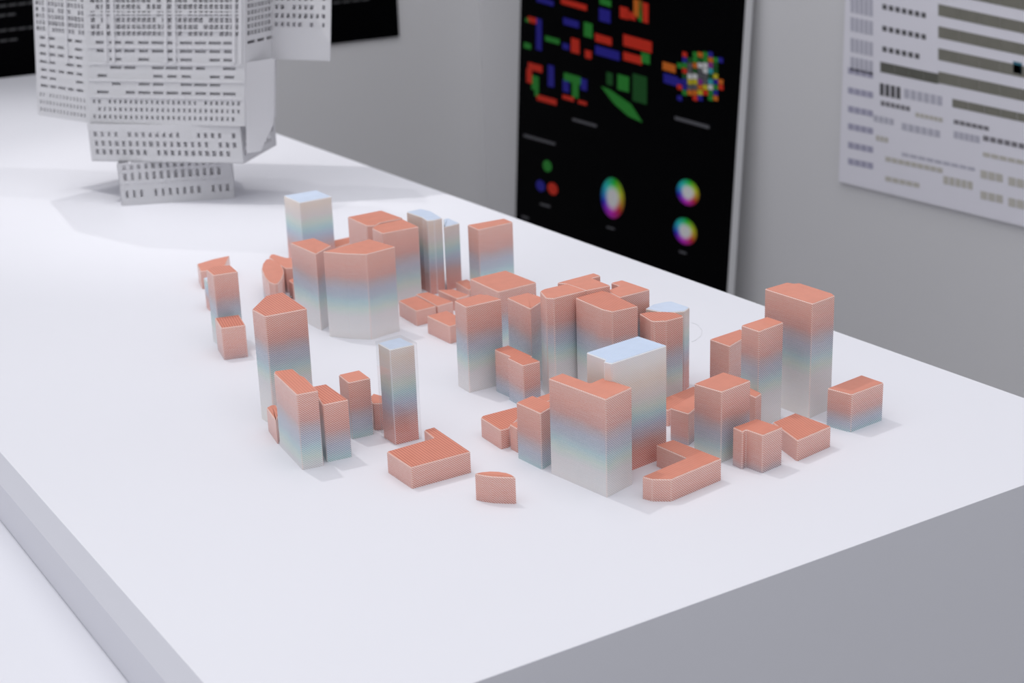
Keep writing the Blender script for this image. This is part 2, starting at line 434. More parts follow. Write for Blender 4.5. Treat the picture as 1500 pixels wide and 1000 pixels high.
BUILDINGS = [
    # name, label, kind, x, y, height mm, band scale, stripe strength, footprint mm around (x, y)
    ('model_block', 'low blade-shaped salmon block at the far left, behind the slim leftmost tower', 'salmon', 0.6248, 1.6429, 21.2, 1.00, 0.12, [(-22.6, -18.0), (-10.8, -24.3), (9.8, -12.4), (29.4, 22.1), (8.6, 20.3), (-14.5, 12.4)]),
    ('model_block', 'thin pale blue and peach block wedged behind the slim leftmost tower', 'blue', 0.5871, 1.5502, 33.4, 0.60, 0.25, [(-10.0, -9.5), (8.5, -4.4), (9.1, 8.5), (-7.8, 5.3)]),
    ('model_tower', 'slim salmon-to-blue tower at far left, standing right behind the small salmon cube', 'salmon', 0.5529, 1.4349, 74.9, 1.00, 0.50, [(-13.9, -15.2), (10.9, -18.4), (14.4, 8.6), (0.2, 16.4), (-11.8, 8.4)]),
    ('model_block', 'small salmon cube with striped roof in front of the slim leftmost tower', 'salmon', 0.5419, 1.3935, 33.0, 1.25, 1.00, [(-15.5, -14.7), (7.4, -20.5), (16.0, 15.2), (-8.0, 20.0)]),
    ('model_tower', 'tall tower with pointed five-sided striped roof, behind the thin front-left slab', 'salmon', 0.5134, 1.2121, 101.0, 1.00, 1.00, [(-21.1, -27.2), (17.4, -29.0), (21.3, 29.2), (4.1, 28.1), (-21.8, -1.3)]),
    ('model_block', 'tiny salmon wedge touching the left foot of the thin front-left slab', 'salmon', 0.4858, 1.1673, 21.3, 1.00, 0.30, [(-7.5, -19.0), (-7.3, -20.3), (3.6, -3.9), (8.3, 14.1), (4.3, 16.1), (-1.4, 13.0)]),
    ('model_tower', 'long thin salmon-to-blue slab at front left, in front of the pointed-roof tower', 'salmon', 0.4861, 1.1195, 65.3, 1.00, 0.50, [(-14.8, -35.7), (3.2, -38.2), (8.6, -1.8), (7.4, 3.9), (9.3, 22.4), (-5.4, 26.9), (-8.1, 22.2)]),
    ('model_tower', 'shorter striped-roof slab pressed against the right side of the thin front-left slab', 'salmon', 0.5088, 1.1074, 50.4, 1.00, 1.00, [(-14.4, -21.2), (7.9, -23.2), (9.9, 21.5), (-3.3, 22.9)]),
    ('model_tower', 'small square salmon-to-teal tower just left of the clear-cased blue-roofed tower', 'salmon', 0.5452, 1.1293, 51.2, 1.00, 0.12, [(-11.1, -11.0), (9.0, -12.4), (10.8, 11.5), (-8.9, 11.9)]),
    ('model_block', 'low salmon block peeking out behind the left edge of the clear-cased tower', 'salmon', 0.5668, 1.1329, 24.6, 1.00, 0.12, [(-7.9, -7.6), (-1.0, -12.1), (9.3, -0.3), (4.2, 14.1), (-4.6, 6.1)]),
    ('model_tower', 'blue-roofed tower in a clear case, standing behind the wide notched flat block', 'blue', 0.5691, 1.0962, 86.0, 1.00, 0.25, [(-13.0, -12.7), (13.3, -13.4), (12.5, 14.3), (-12.8, 11.8)]),
    ('model_block', 'wide flat salmon block with orange striped notched roof, front left of the city', 'salmon', 0.5588, 1.0321, 18.1, 1.00, 1.00, [(-33.8, -34.5), (20.4, -35.0), (23.4, 28.3), (13.1, 27.8), (11.0, 7.6), (-33.8, 5.7)]),
    ('model_block', 'small lens-shaped salmon block standing alone at the very front', 'salmon', 0.5670, 0.9395, 21.9, 1.20, 0.12, [(-9.6, 4.5), (-4.7, -2.4), (1.9, -8.6), (9.0, -14.5), (9.5, -8.2), (8.2, -2.5), (4.4, 3.2), (-0.4, 7.4), (-6.2, 10.0), (-12.5, 11.0)]),
    ('model_tower', 'salmon-to-teal tower with smooth four-sided roof, touching the left of the broad pale tower', 'salmon', 0.6569, 1.4379, 81.8, 1.00, 0.12, [(-13.0, -34.2), (14.2, -14.2), (13.6, 24.9), (-14.7, 23.3)]),
    ('model_tower', 'broad faceted tower with smooth salmon roof and wide creamy white foot', 'salmon', 0.6757, 1.3671, 89.4, 1.05, 0.12, [(-19.8, -5.9), (-4.1, -21.9), (32.3, -15.0), (25.8, 28.1), (-34.0, 14.5)]),
    ('model_tower', 'square blue-roofed tower farthest back, closest to the white lattice tower', 'blue', 0.7573, 1.6607, 76.9, 0.95, 0.25, [(-21.9, -23.9), (21.3, -20.1), (22.0, 22.2), (-21.4, 21.7)]),
    ('model_block', 'oval salmon drum with pale side, behind the pointed-roof tower', 'salmon', 0.6537, 1.5392, 31.5, 0.90, 0.12, [(-16.9, -15.0), (-21.8, -37.5), (-20.4, -48.4), (-16.4, -48.4), (-5.2, -34.4), (5.6, -16.1), (11.6, -2.1), (17.7, 19.2), (19.3, 37.5), (17.4, 48.1), (12.8, 48.2), (3.0, 34.5), (-7.3, 14.8)]),
    ('model_block', 'low salmon block with pointed left end directly behind the oval drum', 'salmon', 0.6849, 1.5858, 28.4, 1.00, 0.12, [(-11.9, -35.9), (-2.9, -39.7), (13.5, -2.7), (7.4, 4.1), (3.0, 28.0), (-1.4, 27.8), (-7.5, 18.0)]),
    ('model_block', 'small salmon block between oval drum and smooth-roofed tower, upper of two', 'salmon', 0.6868, 1.5612, 16.7, 1.00, 0.12, [(-6.9, -14.0), (5.7, -6.8), (6.1, 12.1), (-4.8, 8.6)]),
    ('model_block', 'tiny salmon block between oval drum and smooth-roofed tower, lower of two', 'salmon', 0.6722, 1.5283, 19.5, 1.00, 0.12, [(-5.5, -9.9), (4.5, -4.4), (4.9, 8.8), (-3.7, 5.5)]),
    ('model_block', 'sliver of low salmon roof between the farthest blue-roofed tower and the joined salmon pair', 'salmon', 0.7974, 1.6591, 14.4, 1.00, 0.12, [(-18.5, -19.6), (12.5, -8.9), (17.6, 15.7), (-11.6, 12.9)]),
    ('model_tower', 'reddish tower with plain roof, left half of the joined pair behind the broad pale tower', 'salmon', 0.7637, 1.5011, 78.7, 1.70, 0.12, [(-20.1, -17.0), (-11.8, -21.9), (-2.0, -14.6), (27.2, -12.6), (25.4, 34.5), (-18.7, 31.5)]),
    ('model_tower', 'salmon tower with grey foot, right half of the joined pair behind the broad pale tower', 'salmon', 0.7587, 1.4572, 80.7, 1.10, 0.12, [(-20.8, -20.4), (23.4, -20.5), (26.2, 20.1), (-9.5, 15.0), (-19.2, 6.0)]),
    ('model_tower', 'taller left one of two slender blue-roofed towers side by side at the back', 'blue', 0.8076, 1.4650, 83.6, 1.00, 0.25, [(-7.7, -4.1), (-10.9, -20.8), (-3.2, -23.3), (7.7, -21.9), (13.6, 12.0), (10.1, 30.0), (-9.3, 27.9)]),
    ('model_tower', 'shorter right one of two slender blue-roofed towers side by side at the back', 'blue', 0.8340, 1.4619, 72.5, 1.00, 0.25, [(-16.2, -16.8), (6.6, -12.5), (8.5, 15.5), (1.2, 14.0)]),
    ('model_block', 'flat salmon block next to the broad pale tower, leftmost of the low row', 'salmon', 0.7430, 1.3780, 16.4, 1.00, 0.12, [(-13.4, -22.9), (11.5, -21.0), (12.7, 23.8), (-10.7, 20.2)]),
    ('model_block', 'flat salmon block, second from the left in the low row beside the broad tower', 'salmon', 0.7672, 1.3848, 15.5, 1.00, 0.12, [(-10.4, -26.4), (10.6, -23.2), (7.3, 24.2), (-7.4, 25.3)]),
    ('model_block', 'flat salmon block, third from the left in the low row, below the slender blue-roofed pair', 'salmon', 0.7952, 1.3886, 15.0, 1.00, 0.12, [(-7.9, -18.5), (9.2, -15.7), (7.0, 13.1), (-8.3, 21.1)]),
    ('model_block', 'small dark salmon block ending the low row, beside the narrow-roofed back tower', 'salmon', 0.8277, 1.4161, 12.5, 1.00, 0.12, [(-10.6, -20.0), (7.1, -11.9), (9.6, 16.9), (-6.1, 14.9)]),
    ('model_block', 'low clear-sided salmon block in front of the low row, beside the stepped-roof tower', 'salmon', 0.7397, 1.3079, 18.3, 1.00, 0.12, [(-11.6, -23.4), (11.1, -20.6), (13.0, 23.2), (-12.4, 20.8)]),
    ('model_tower', 'salmon-and-blue tower with long narrow roof, standing behind the wide square-roofed block', 'salmon', 0.8498, 1.3986, 80.4, 1.05, 0.12, [(-23.8, -13.2), (22.6, -9.1), (23.7, 10.4), (-22.4, 11.7)]),
    ('model_tower', 'wide block with broad square salmon roof behind the stepped-roof tower', 'salmon', 0.7787, 1.2630, 61.1, 0.90, 0.35, [(-23.5, -29.6), (23.1, -25.9), (22.2, 29.4), (-22.0, 26.2)]),
    ('model_tower', 'tower with stepped roof and grey-white foot, leftmost tower of the central cluster', 'salmon', 0.6948, 1.1690, 82.0, 1.00, 0.40, [(-23.0, -15.3), (15.1, -14.7), (11.9, 5.8), (9.3, 5.7), (8.7, 11.1), (-21.8, 7.3)]),
    ('model_tower', 'lavender-sided tower between the stepped-roof tower and the white-edged tower', 'salmon', 0.7397, 1.1567, 75.3, 1.00, 0.30, [(-14.0, -25.8), (14.8, -8.1), (11.8, 17.9), (-12.5, 16.0)]),
    ('model_block', 'mid-height block with zigzag orange roof in front of the stepped-roof tower', 'salmon', 0.7005, 1.1182, 39.8, 0.90, 0.60, [(-7.1, 22.8), (-5.5, 0.2), (-9.5, -1.2), (-9.8, -26.9), (8.8, -26.5), (8.7, -11.5), (11.0, -10.3), (9.8, 27.7), (-6.1, 26.1)]),
    ('model_tower', 'tower with rounded roof corner and a white vertical edge line, centre of the cluster', 'salmon', 0.7385, 1.1077, 94.6, 1.00, 0.12, [(-17.6, -9.8), (-12.8, -15.2), (23.3, -13.2), (21.7, 14.4), (-3.9, 13.6), (-10.6, 10.3)]),
    ('model_tower', 'notched salmon roof block directly behind the white-edged central tower', 'salmon', 0.7786, 1.1173, 94.6, 1.10, 0.12, [(-18.4, 4.5), (-16.8, -22.8), (9.0, -24.2), (9.6, 5.7), (20.2, 6.5), (20.2, 17.7), (-23.8, 13.0)]),
    ('model_tower', 'tower with orange striped roof and curved corner, behind the big blue-roofed slab', 'salmon', 0.7628, 1.0652, 91.5, 1.00, 0.90, [(-16.7, -16.9), (-13.6, -27.5), (12.8, -29.1), (17.4, 20.2), (15.7, 28.2), (-15.7, 24.9)]),
    ('model_tower', 'hook-shaped salmon roof block behind the orange striped-roof tower', 'salmon', 0.8012, 1.0972, 88.5, 1.00, 0.12, [(3.9, 6.4), (-11.0, 2.1), (-14.8, -4.3), (-16.8, -22.5), (18.6, -20.1), (16.7, 19.6), (3.6, 19.1)]),
    ('model_tower', 'blue-roofed rounded tower half hidden behind the curved striped tower', 'blue', 0.8263, 1.0591, 75.5, 1.00, 0.25, [(-12.7, -12.7), (3.6, -19.3), (13.9, -13.6), (12.5, 10.6), (8.2, 13.1), (-6.1, 13.9), (-19.4, 7.8)]),
    ('model_tower', 'curved tower with fan-shaped striped roof in front of the rounded blue-roofed one', 'salmon', 0.7988, 1.0314, 79.2, 1.00, 1.00, [(-16.1, -4.2), (-14.8, -7.2), (-5.7, -12.4), (13.0, -12.2), (14.9, -9.0), (14.6, 1.2), (9.1, 8.3), (-3.3, 17.3), (-11.8, 18.0)]),
    ('model_tower', 'big blue-roofed cream slab with salmon foot, behind the large front tower', 'blue', 0.6829, 0.9375, 95.6, 0.95, 0.80, [(-17.7, -6.6), (-21.4, -9.3), (-18.9, -16.3), (40.7, -8.6), (36.8, 24.3), (-19.7, 16.7)]),
    ('model_tower', 'largest front tower with stepped salmon roof and milky white foot', 'salmon', 0.6490, 0.9293, 80.5, 1.00, 0.20, [(-11.1, -35.9), (20.0, -27.3), (14.7, 3.6), (0.1, -0.3), (-4.0, 31.7), (-19.7, 28.4)]),
    ('model_tower', 'mid-height salmon-to-blue block touching the left side of the largest front tower', 'salmon', 0.6365, 0.9874, 48.5, 1.00, 0.50, [(-9.0, -19.7), (12.4, -10.5), (7.8, 17.7), (-11.3, 12.5)]),
    ('model_block', 'sliver of low salmon roof behind the block left of the largest front tower', 'salmon', 0.7044, 1.0678, 15.3, 1.00, 0.12, [(-11.2, -8.3), (12.4, -5.3), (11.0, 8.6), (-12.3, 5.1)]),
    ('model_block', 'low salmon block with striped roof and rounded corner, left of the mid-height front block', 'salmon', 0.6394, 1.0453, 17.1, 1.00, 0.90, [(-15.7, -21.8), (-7.8, -22.1), (24.7, 1.9), (23.4, 15.0), (-10.7, 14.9), (-14.0, 11.9)]),
    ('model_block', 'tiny salmon block between the low striped block and the mid-height front block', 'salmon', 0.6352, 1.0159, 21.6, 1.00, 0.12, [(-4.4, -7.2), (4.9, -3.8), (4.2, 6.8), (-4.5, 4.2)]),
    ('model_block', 'low salmon block right of the big blue-roofed slab, under the curved tower', 'salmon', 0.7914, 0.9977, 14.8, 1.00, 0.70, [(-27.0, -17.4), (26.7, -2.6), (27.3, 15.2), (-26.8, 4.7)]),
    ('model_block', 'small rounded salmon block squeezed against the left of the square front-right tower', 'salmon', 0.7667, 0.9536, 28.2, 0.90, 0.30, [(-14.5, -16.7), (16.5, -1.0), (16.5, 15.3), (-18.7, 2.4)]),
    ('model_tower', 'square salmon-to-teal tower at front right, above the L-shaped block', 'salmon', 0.7653, 0.9101, 60.9, 1.00, 0.50, [(-14.9, -17.0), (20.0, -11.4), (15.6, 17.7), (-20.6, 10.8)]),
    ('model_block', 'narrow salmon block peeking out right of the square front-right tower', 'salmon', 0.8136, 0.9292, 35.3, 1.00, 0.12, [(-5.6, -10.9), (4.7, -6.7), (6.0, 8.6), (-5.0, 8.8)]),
    ('model_block', 'small salmon cube with a rounded vertical groove, front right', 'salmon', 0.7672, 0.8733, 32.2, 1.10, 0.50, [(-11.9, -0.4), (-6.5, 1.8), (-4.1, -15.2), (19.4, -12.0), (15.3, 14.5), (-12.0, 11.7)]),
    ('model_block', 'flat salmon block with grid-patterned roof, right of the grooved cube', 'salmon', 0.8239, 0.8828, 18.0, 1.00, 0.60, [(-23.1, -23.6), (19.3, -17.1), (16.3, 22.4), (-12.5, 18.1)]),
    ('model_block', 'salmon-over-blue box standing alone at the far right', 'salmon', 0.8927, 0.8902, 33.8, 0.72, 0.30, [(-15.7, -9.5), (-14.4, -11.7), (26.1, -7.6), (24.8, 17.6), (-20.6, 11.4)]),
    ('model_tower', 'slender salmon-to-blue tower directly left of the tallest right tower', 'salmon', 0.8367, 0.9438, 86.9, 0.95, 0.12, [(-15.7, -13.3), (16.5, -7.4), (15.8, 12.4), (-16.8, 8.2)]),
    ('model_tower', 'salmon tower behind the square front-right tower, left of the slender right one', 'salmon', 0.8700, 1.0214, 47.7, 1.40, 0.40, [(-18.6, -17.9), (18.7, -3.2), (19.9, 13.2), (-20.1, 7.8)]),
    ('model_tower', 'tallest right tower with stepped salmon roof and cream foot', 'salmon', 0.8930, 0.9565, 102.9, 1.05, 0.12, [(-21.1, -34.2), (9.6, -28.7), (12.2, -22.4), (11.6, 18.0), (7.0, 18.8), (4.5, 25.6), (-23.5, 22.9)]),
    ('model_block', 'low L-shaped salmon block in front of the square front-right tower', 'salmon', 0.6940, 0.8847, 18.2, 1.00, 0.40, [(13.8, -0.4), (-35.4, -8.5), (-32.5, -17.2), (-21.0, -26.1), (35.1, -17.8), (29.1, 35.4), (11.0, 34.5)]),
]

for b in BUILDINGS:
    building(*b)

# ------------------------------------------------------------------ white lattice tower
k = NT('white_card')
k.p.inputs['Base Color'].default_value = lin((244, 244, 247))
k.p.inputs['Roughness'].default_value = 0.6
tl = k.n('ShaderNodeBsdfTranslucent'); tl.inputs[0].default_value = lin((225, 224, 226))
mx = k.n('ShaderNodeMixShader'); mx.inputs[0].default_value = 0.4
k.t.links.new(k.p.outputs[0], mx.inputs[1]); k.t.links.new(tl.outputs[0], mx.inputs[2]); k.t.links.new(mx.outputs[0], k.out.inputs[0])
M_CARD = k.m

TB = Vector((0.76, 2.11, TOP))
tower = thing('lattice_tower', 'tall white perforated card tower of twisted stacked boxes at the far end of the table', 'tower model', TB)
LEAN = Vector((0.075, -0.045))

def tw(x, y, z, lean):
    s = max(0.0, z - 0.11) if lean else 0.0
    return (x + LEAN.x * s - TB.x, y + LEAN.y * s - TB.y, z)

def perforated(p0, p1, z0, z1, rows, lean=False, thick=0.0012, name='facade_panel'):
    """upright card panel from p0 to p1; rows = (z low, z high, pitch, opening, chance to stay closed)"""
    p0, p1 = Vector(p0), Vector(p1)
    L = (p1 - p0).length
    e = (p1 - p0) / L
    nrm = Vector((e.y, -e.x))
    V = []; F = []
    def quad_box(u0, u1, a, b):
        i = len(V)
        for off in (0.0, -thick):
            for u, z in ((u0, a), (u1, a), (u1, b), (u0, b)):
                q = p0 + e * u + nrm * off
                V.append(tw(q.x, q.y, z, lean))
        F.extend([(i, i + 1, i + 2, i + 3), (i + 7, i + 6, i + 5, i + 4), (i, i + 4, i + 5, i + 1),
                  (i + 1, i + 5, i + 6, i + 2), (i + 2, i + 6, i + 7, i + 3), (i + 3, i + 7, i + 4, i)])
    z = z0
    for (a, b, pitch, opening, closed) in sorted(rows):
        if a < z or b > z1:
            continue
        if a > z:
            quad_box(0, L, z, a)
        n = max(1, int((L - 0.006) / pitch))
        m = (L - n * pitch) / 2
        u = 0.0
        for i in range(n):
            if random.random() < closed:
                continue
            c = m + pitch * (i + 0.5)
            w = opening * random.uniform(0.8, 1.15)
            lo, hi = c - w / 2, min(c + w / 2, L - 0.002)
            if lo > u + 0.0004:
                quad_box(u, lo, a, b)
                u = hi
        quad_box(u, L, a, b)
        z = b
    if z < z1:
        quad_box(0, L, z, z1)
    return mesh_obj(name, V, F, M_CARD, tower)

def rib(p0, p1, u, w, z0, z1, lean=False, proud=0.0016, name='rib'):
    p0, p1 = Vector(p0), Vector(p1)
    e = (p1 - p0).normalized(); nrm = Vector((e.y, -e.x))
    if u < 1.0 and w < 0.0:
        pass
    V = []
    for z in (z0, z1):
        for uu, off in ((u, 0.0002), (u + w, 0.0002), (u + w, proud), (u, proud)):
            q = p0 + e * uu + nrm * off
            V.append(tw(q.x, q.y, z, lean))
    F = [(0, 1, 2, 3), (7, 6, 5, 4), (0, 4, 5, 1), (1, 5, 6, 2), (2, 6, 7, 3), (3, 7, 4, 0)]
    return mesh_obj(name, V, F, M_CARD, tower)

def plate(poly, z, lean=False, t=0.0015):
    poly = [tw(x, y, z, lean)[:2] for x, y in poly]
    v, f = prism_geo(poly, z - t, z)
    return mesh_obj('floor_plate', v, f, M_CARD, tower)

def shift(p, d, s):
    return (p[0] + d[0] * s, p[1] + d[1] * s)

# lowest box
A0, A1 = (0.666, 2.079), (0.810, 2.020)
dn = (0.379, 0.925)
A2, A3 = shift(A1, dn, 0.12), shift(A0, dn, 0.12)
base_rows = [(0.011, 0.021, 0.0098, 0.0040, 0.06), (0.035, 0.046, 0.0098, 0.0046, 0.04), (0.050, 0.0575, 0.0098, 0.0046, 0.08)]
for a, b in ((A0, A1), (A1, A2), (A2, A3), (A3, A0)):
    perforated(a, b, 0.0, 0.0595, base_rows)
plate([A0, A1, A2, A3], 0.030)
def lining(poly, d, z0, z1, rows, lean, dz, edges):
    q = offset_poly(poly, d)
    rows = [(a + dz, b + dz, p, o * 0.8, c) for a, b, p, o, c in rows]
    for i in edges:
        perforated(q[i], q[(i + 1) % len(q)], z0, z1, rows, lean, 0.001, 'inner_panel')
lining([A0, A1, A2, A3], 0.006, 0.0, 0.0590, base_rows, False, 0.004, (0,))
# middle box, twisted
B0, B1 = (0.645, 2.122), (0.803, 1.962)
dn = (0.712, 0.702)
B2, B3 = shift(B1, dn, 0.125), shift(B0, dn, 0.125)
mid_rows = [(0.069, 0.0765, 0.0102, 0.0055, 0.10), (0.081, 0.0885, 0.0102, 0.0055, 0.12), (0.094, 0.101, 0.0102, 0.0048, 0.25)]
for a, b in ((B0, B1), (B1, B2), (B2, B3), (B3, B0)):
    perforated(a, b, 0.0595, 0.1115, mid_rows)
plate([B0, B1, B2, B3], 0.061)
lining([B0, B1, B2, B3], 0.006, 0.062, 0.1112, mid_rows, False, 0.004, (0,))
# tall upper body
Cp = [(0.612, 2.243), (0.649, 2.127), (0.806, 1.954), (0.868, 1.990), (0.842, 2.140), (0.720, 2.275)]
ZT = 0.370
top_rows = []
z = 0.118
for q in range(3):
    top_rows.append((z, z + 0.0055, 0.0080, 0.0036, 0.04)); z += 0.0105
z += 0.003
while z < 0.222:
    top_rows.append((z, z + 0.0042, 0.021, 0.0165, 0.18)); z += 0.0112
while z < ZT - 0.01:
    top_rows.append((z, z + 0.0062, 0.0076, 0.0061, 0.08)); z += 0.0088
for i in range(6):
    a, b = Cp[i], Cp[(i + 1) % 6]
    rows = top_rows
    if i == 2:
        rows = [r for r in top_rows if r[0] > 0.21]
    perforated(a, b, 0.1115, ZT, rows, True)
plate(Cp, 0.113, True)
lining(Cp, 0.006, 0.1135, ZT - 0.002, [r for r in top_rows if r[0] < 0.30], True, 0.0035, (0, 1))
for z in (0.165, 0.225, 0.285):
    plate(offset_poly(Cp, 0.002), z, True)
plate(Cp, ZT, True)
L = (Vector(Cp[2]) - Vector(Cp[1])).length
for fu in (0.115, 0.165, 0.50, 0.555, 0.925, 0.965):
    rib(Cp[1], Cp[2], fu * L, 0.0042, 0.195, ZT - 0.002, True)
for fu in (0.25, 0.62):
    rib(Cp[0], Cp[1], fu * 0.121, 0.0040, 0.19, ZT - 0.002, True)
z = 0.1475
while z < ZT - 0.01:
    rib(Cp[1], Cp[2], 0.002, L - 0.004, z, z + 0.0022, True, 0.0011, 'floor_band')
    z += 0.0224
# side wing high on the right
W = [(0.829, 2.000), (0.857, 1.989), (0.911, 1.912), (0.936, 1.985), (0.880, 2.060)]
wing_rows = []
z = 0.236
while z < ZT - 0.012:
    wing_rows.append((z, z + 0.0060, 0.0090, 0.0050, 0.10)); z += 0.0115
for i in range(5):
    a, b = W[i], W[(i + 1) % 5]
    perforated(a, b, 0.192, ZT - 0.004, wing_rows if i in (1, 2, 3) else [], True)
plate(W, 0.1935, True)
plate(W, ZT - 0.004, True)
# plain folded side sheet with a cut corner
s0 = Vector((0.807, 1.957)); e = Vector((math.cos(math.radians(9)), math.sin(math.radians(9))))
prof = [(0.0, 0.074), (0.022, 0.074), (0.046, 0.108), (0.047, 0.196), (0.0, 0.196)]
V = []
for off in (0.0, 0.0012):
    for u, z in prof:
        q = s0 + e * u + Vector((e.y, -e.x)) * off
        V.append(tw(q.x, q.y, z, True))
n = len(prof)
F = [tuple(range(n, 2 * n)), tuple(range(n))[::-1]] + [(i, (i + 1) % n, n + (i + 1) % n, n + i) for i in range(n)]
mesh_obj('side_sheet', V, F, M_CARD, tower)

# ------------------------------------------------------------------ posters
FIGURES = [('blue', [(-3.164, 0.9349), (-3.139, 0.9329), (-3.136, 0.8588), (-3.161, 0.8608)]),
    ('red', [(-3.2, 0.9359), (-3.162, 0.9339), (-3.161, 0.9199), (-3.199, 0.9219)]),
    ('green', [(-3.211, 0.9309), (-3.193, 0.9299), (-3.192, 0.9209), (-3.21, 0.9219)]),
    ('green', [(-3.214, 0.8728), (-3.184, 0.8708), (-3.183, 0.8578), (-3.214, 0.8588)]),
    ('green', [(-3.123, 0.8968), (-3.062, 0.8938), (-3.062, 0.8818), (-3.122, 0.8848)]),
    ('blue', [(-3.164, 0.985), (-3.091, 0.979), (-3.09, 0.967), (-3.164, 0.973)]),
    ('red', [(-3.062, 0.989), (-2.957, 0.981), (-2.956, 0.968), (-3.061, 0.976)]),
    ('blue', [(-3.05, 0.9459), (-2.986, 0.9419), (-2.985, 0.9259), (-3.049, 0.9299)]),
    ('green', [(-2.966, 0.9429), (-2.932, 0.9409), (-2.93, 0.9089), (-2.964, 0.9109)]),
    ('red', [(-3.015, 0.9028), (-2.981, 0.9008), (-2.979, 0.8678), (-3.014, 0.8698)]),
    ('blue', [(-3.049, 0.8878), (-3.023, 0.8858), (-3.022, 0.8728), (-3.048, 0.8738)]),
    ('red', [(-2.958, 0.8808), (-2.932, 0.8798), (-2.931, 0.8618), (-2.956, 0.8628)]),
    ('green', [(-2.908, 1.001), (-2.864, 0.998), (-2.863, 0.984), (-2.907, 0.988)]),
    ('blue', [(-2.909, 0.979), (-2.865, 0.976), (-2.863, 0.9479), (-2.907, 0.9509)]),
    ('red', [(-2.831, 0.989), (-2.799, 0.987), (-2.797, 0.962), (-2.829, 0.964)]),
    ('red', [(-2.804, 0.981), (-2.773, 0.978), (-2.771, 0.962), (-2.803, 0.965)]),
    ('orange', [(-2.782, 1.0081), (-2.753, 1.0061), (-2.75, 0.969), (-2.779, 0.972)]),
    ('green', [(-2.763, 1.0051), (-2.751, 1.004), (-2.748, 0.962), (-2.76, 0.963)]),
    ('red', [(-2.749, 1.004), (-2.728, 1.002), (-2.725, 0.96), (-2.745, 0.962)]),
    ('red', [(-2.921, 0.9219), (-2.856, 0.9169), (-2.855, 0.8998), (-2.919, 0.9038)]),
    ('blue', [(-2.918, 0.8948), (-2.825, 0.8898), (-2.823, 0.8698), (-2.917, 0.8748)]),
    ('red', [(-2.814, 0.9299), (-2.71, 0.9229), (-2.708, 0.8988), (-2.812, 0.9048)]),
    ('red', [(-2.811, 0.8918), (-2.742, 0.8878), (-2.741, 0.8698), (-2.81, 0.8738)]),
    ('green', [(-2.746, 0.8978), (-2.715, 0.8958), (-2.713, 0.8738), (-2.744, 0.8758)]),
    ('red', [(-3.194, 0.8267), (-3.132, 0.8247), (-3.131, 0.8076), (-3.194, 0.8107)]),
    ('red', [(-3.2, 0.8117), (-3.175, 0.8107), (-3.173, 0.7766), (-3.199, 0.7776)]),
    ('green', [(-3.177, 0.7976), (-3.146, 0.7966), (-3.144, 0.7626), (-3.176, 0.7636)]),
    ('green', [(-3.162, 0.7636), (-3.145, 0.7636), (-3.144, 0.7495), (-3.162, 0.7495)]),
    ('red', [(-3.153, 0.7545), (-3.067, 0.7525), (-3.066, 0.7385), (-3.152, 0.7405)]),
    ('blue', [(-3.108, 0.8307), (-3.082, 0.8297), (-3.079, 0.7796), (-3.106, 0.7796)]),
    ('green', [(-3.04, 0.8197), (-2.97, 0.8167), (-2.969, 0.7986), (-3.039, 0.8006)]),
    ('green', [(-3.005, 0.8006), (-2.979, 0.7996), (-2.977, 0.7666), (-3.003, 0.7676)]),
    ('blue', [(-3.044, 0.8036), (-3.018, 0.8026), (-3.016, 0.7746), (-3.042, 0.7756)]),
    ('blue', [(-2.971, 0.8147), (-2.945, 0.8137), (-2.944, 0.7876), (-2.969, 0.7886)]),
    ('red', [(-3.043, 0.7676), (-2.996, 0.7666), (-2.995, 0.7565), (-3.043, 0.7585)]),
    ('red', [(-2.978, 0.7636), (-2.943, 0.7626), (-2.943, 0.7545), (-2.978, 0.7555)]),
    ('dark green', [(-2.871, 0.8407), (-2.847, 0.8397), (-2.845, 0.8117), (-2.869, 0.8127)]),
    ('green', [(-2.829, 0.8407), (-2.786, 0.8387), (-2.784, 0.8046), (-2.827, 0.8066)]),
    ('dark green', [(-2.773, 0.8487), (-2.721, 0.8457), (-2.717, 0.7866), (-2.769, 0.7886)]),
    ('orange', [(-2.669, 0.8858), (-2.624, 0.8828), (-2.623, 0.8658), (-2.668, 0.8688)]),
    ('blue', [(-2.664, 0.8618), (-2.614, 0.8588), (-2.612, 0.8387), (-2.662, 0.8417)]),
    ('green', [(-2.89, 0.8056), (-2.856, 0.8026), (-2.773, 0.7796), (-2.729, 0.7455), (-2.782, 0.7525), (-2.838, 0.7736)])]
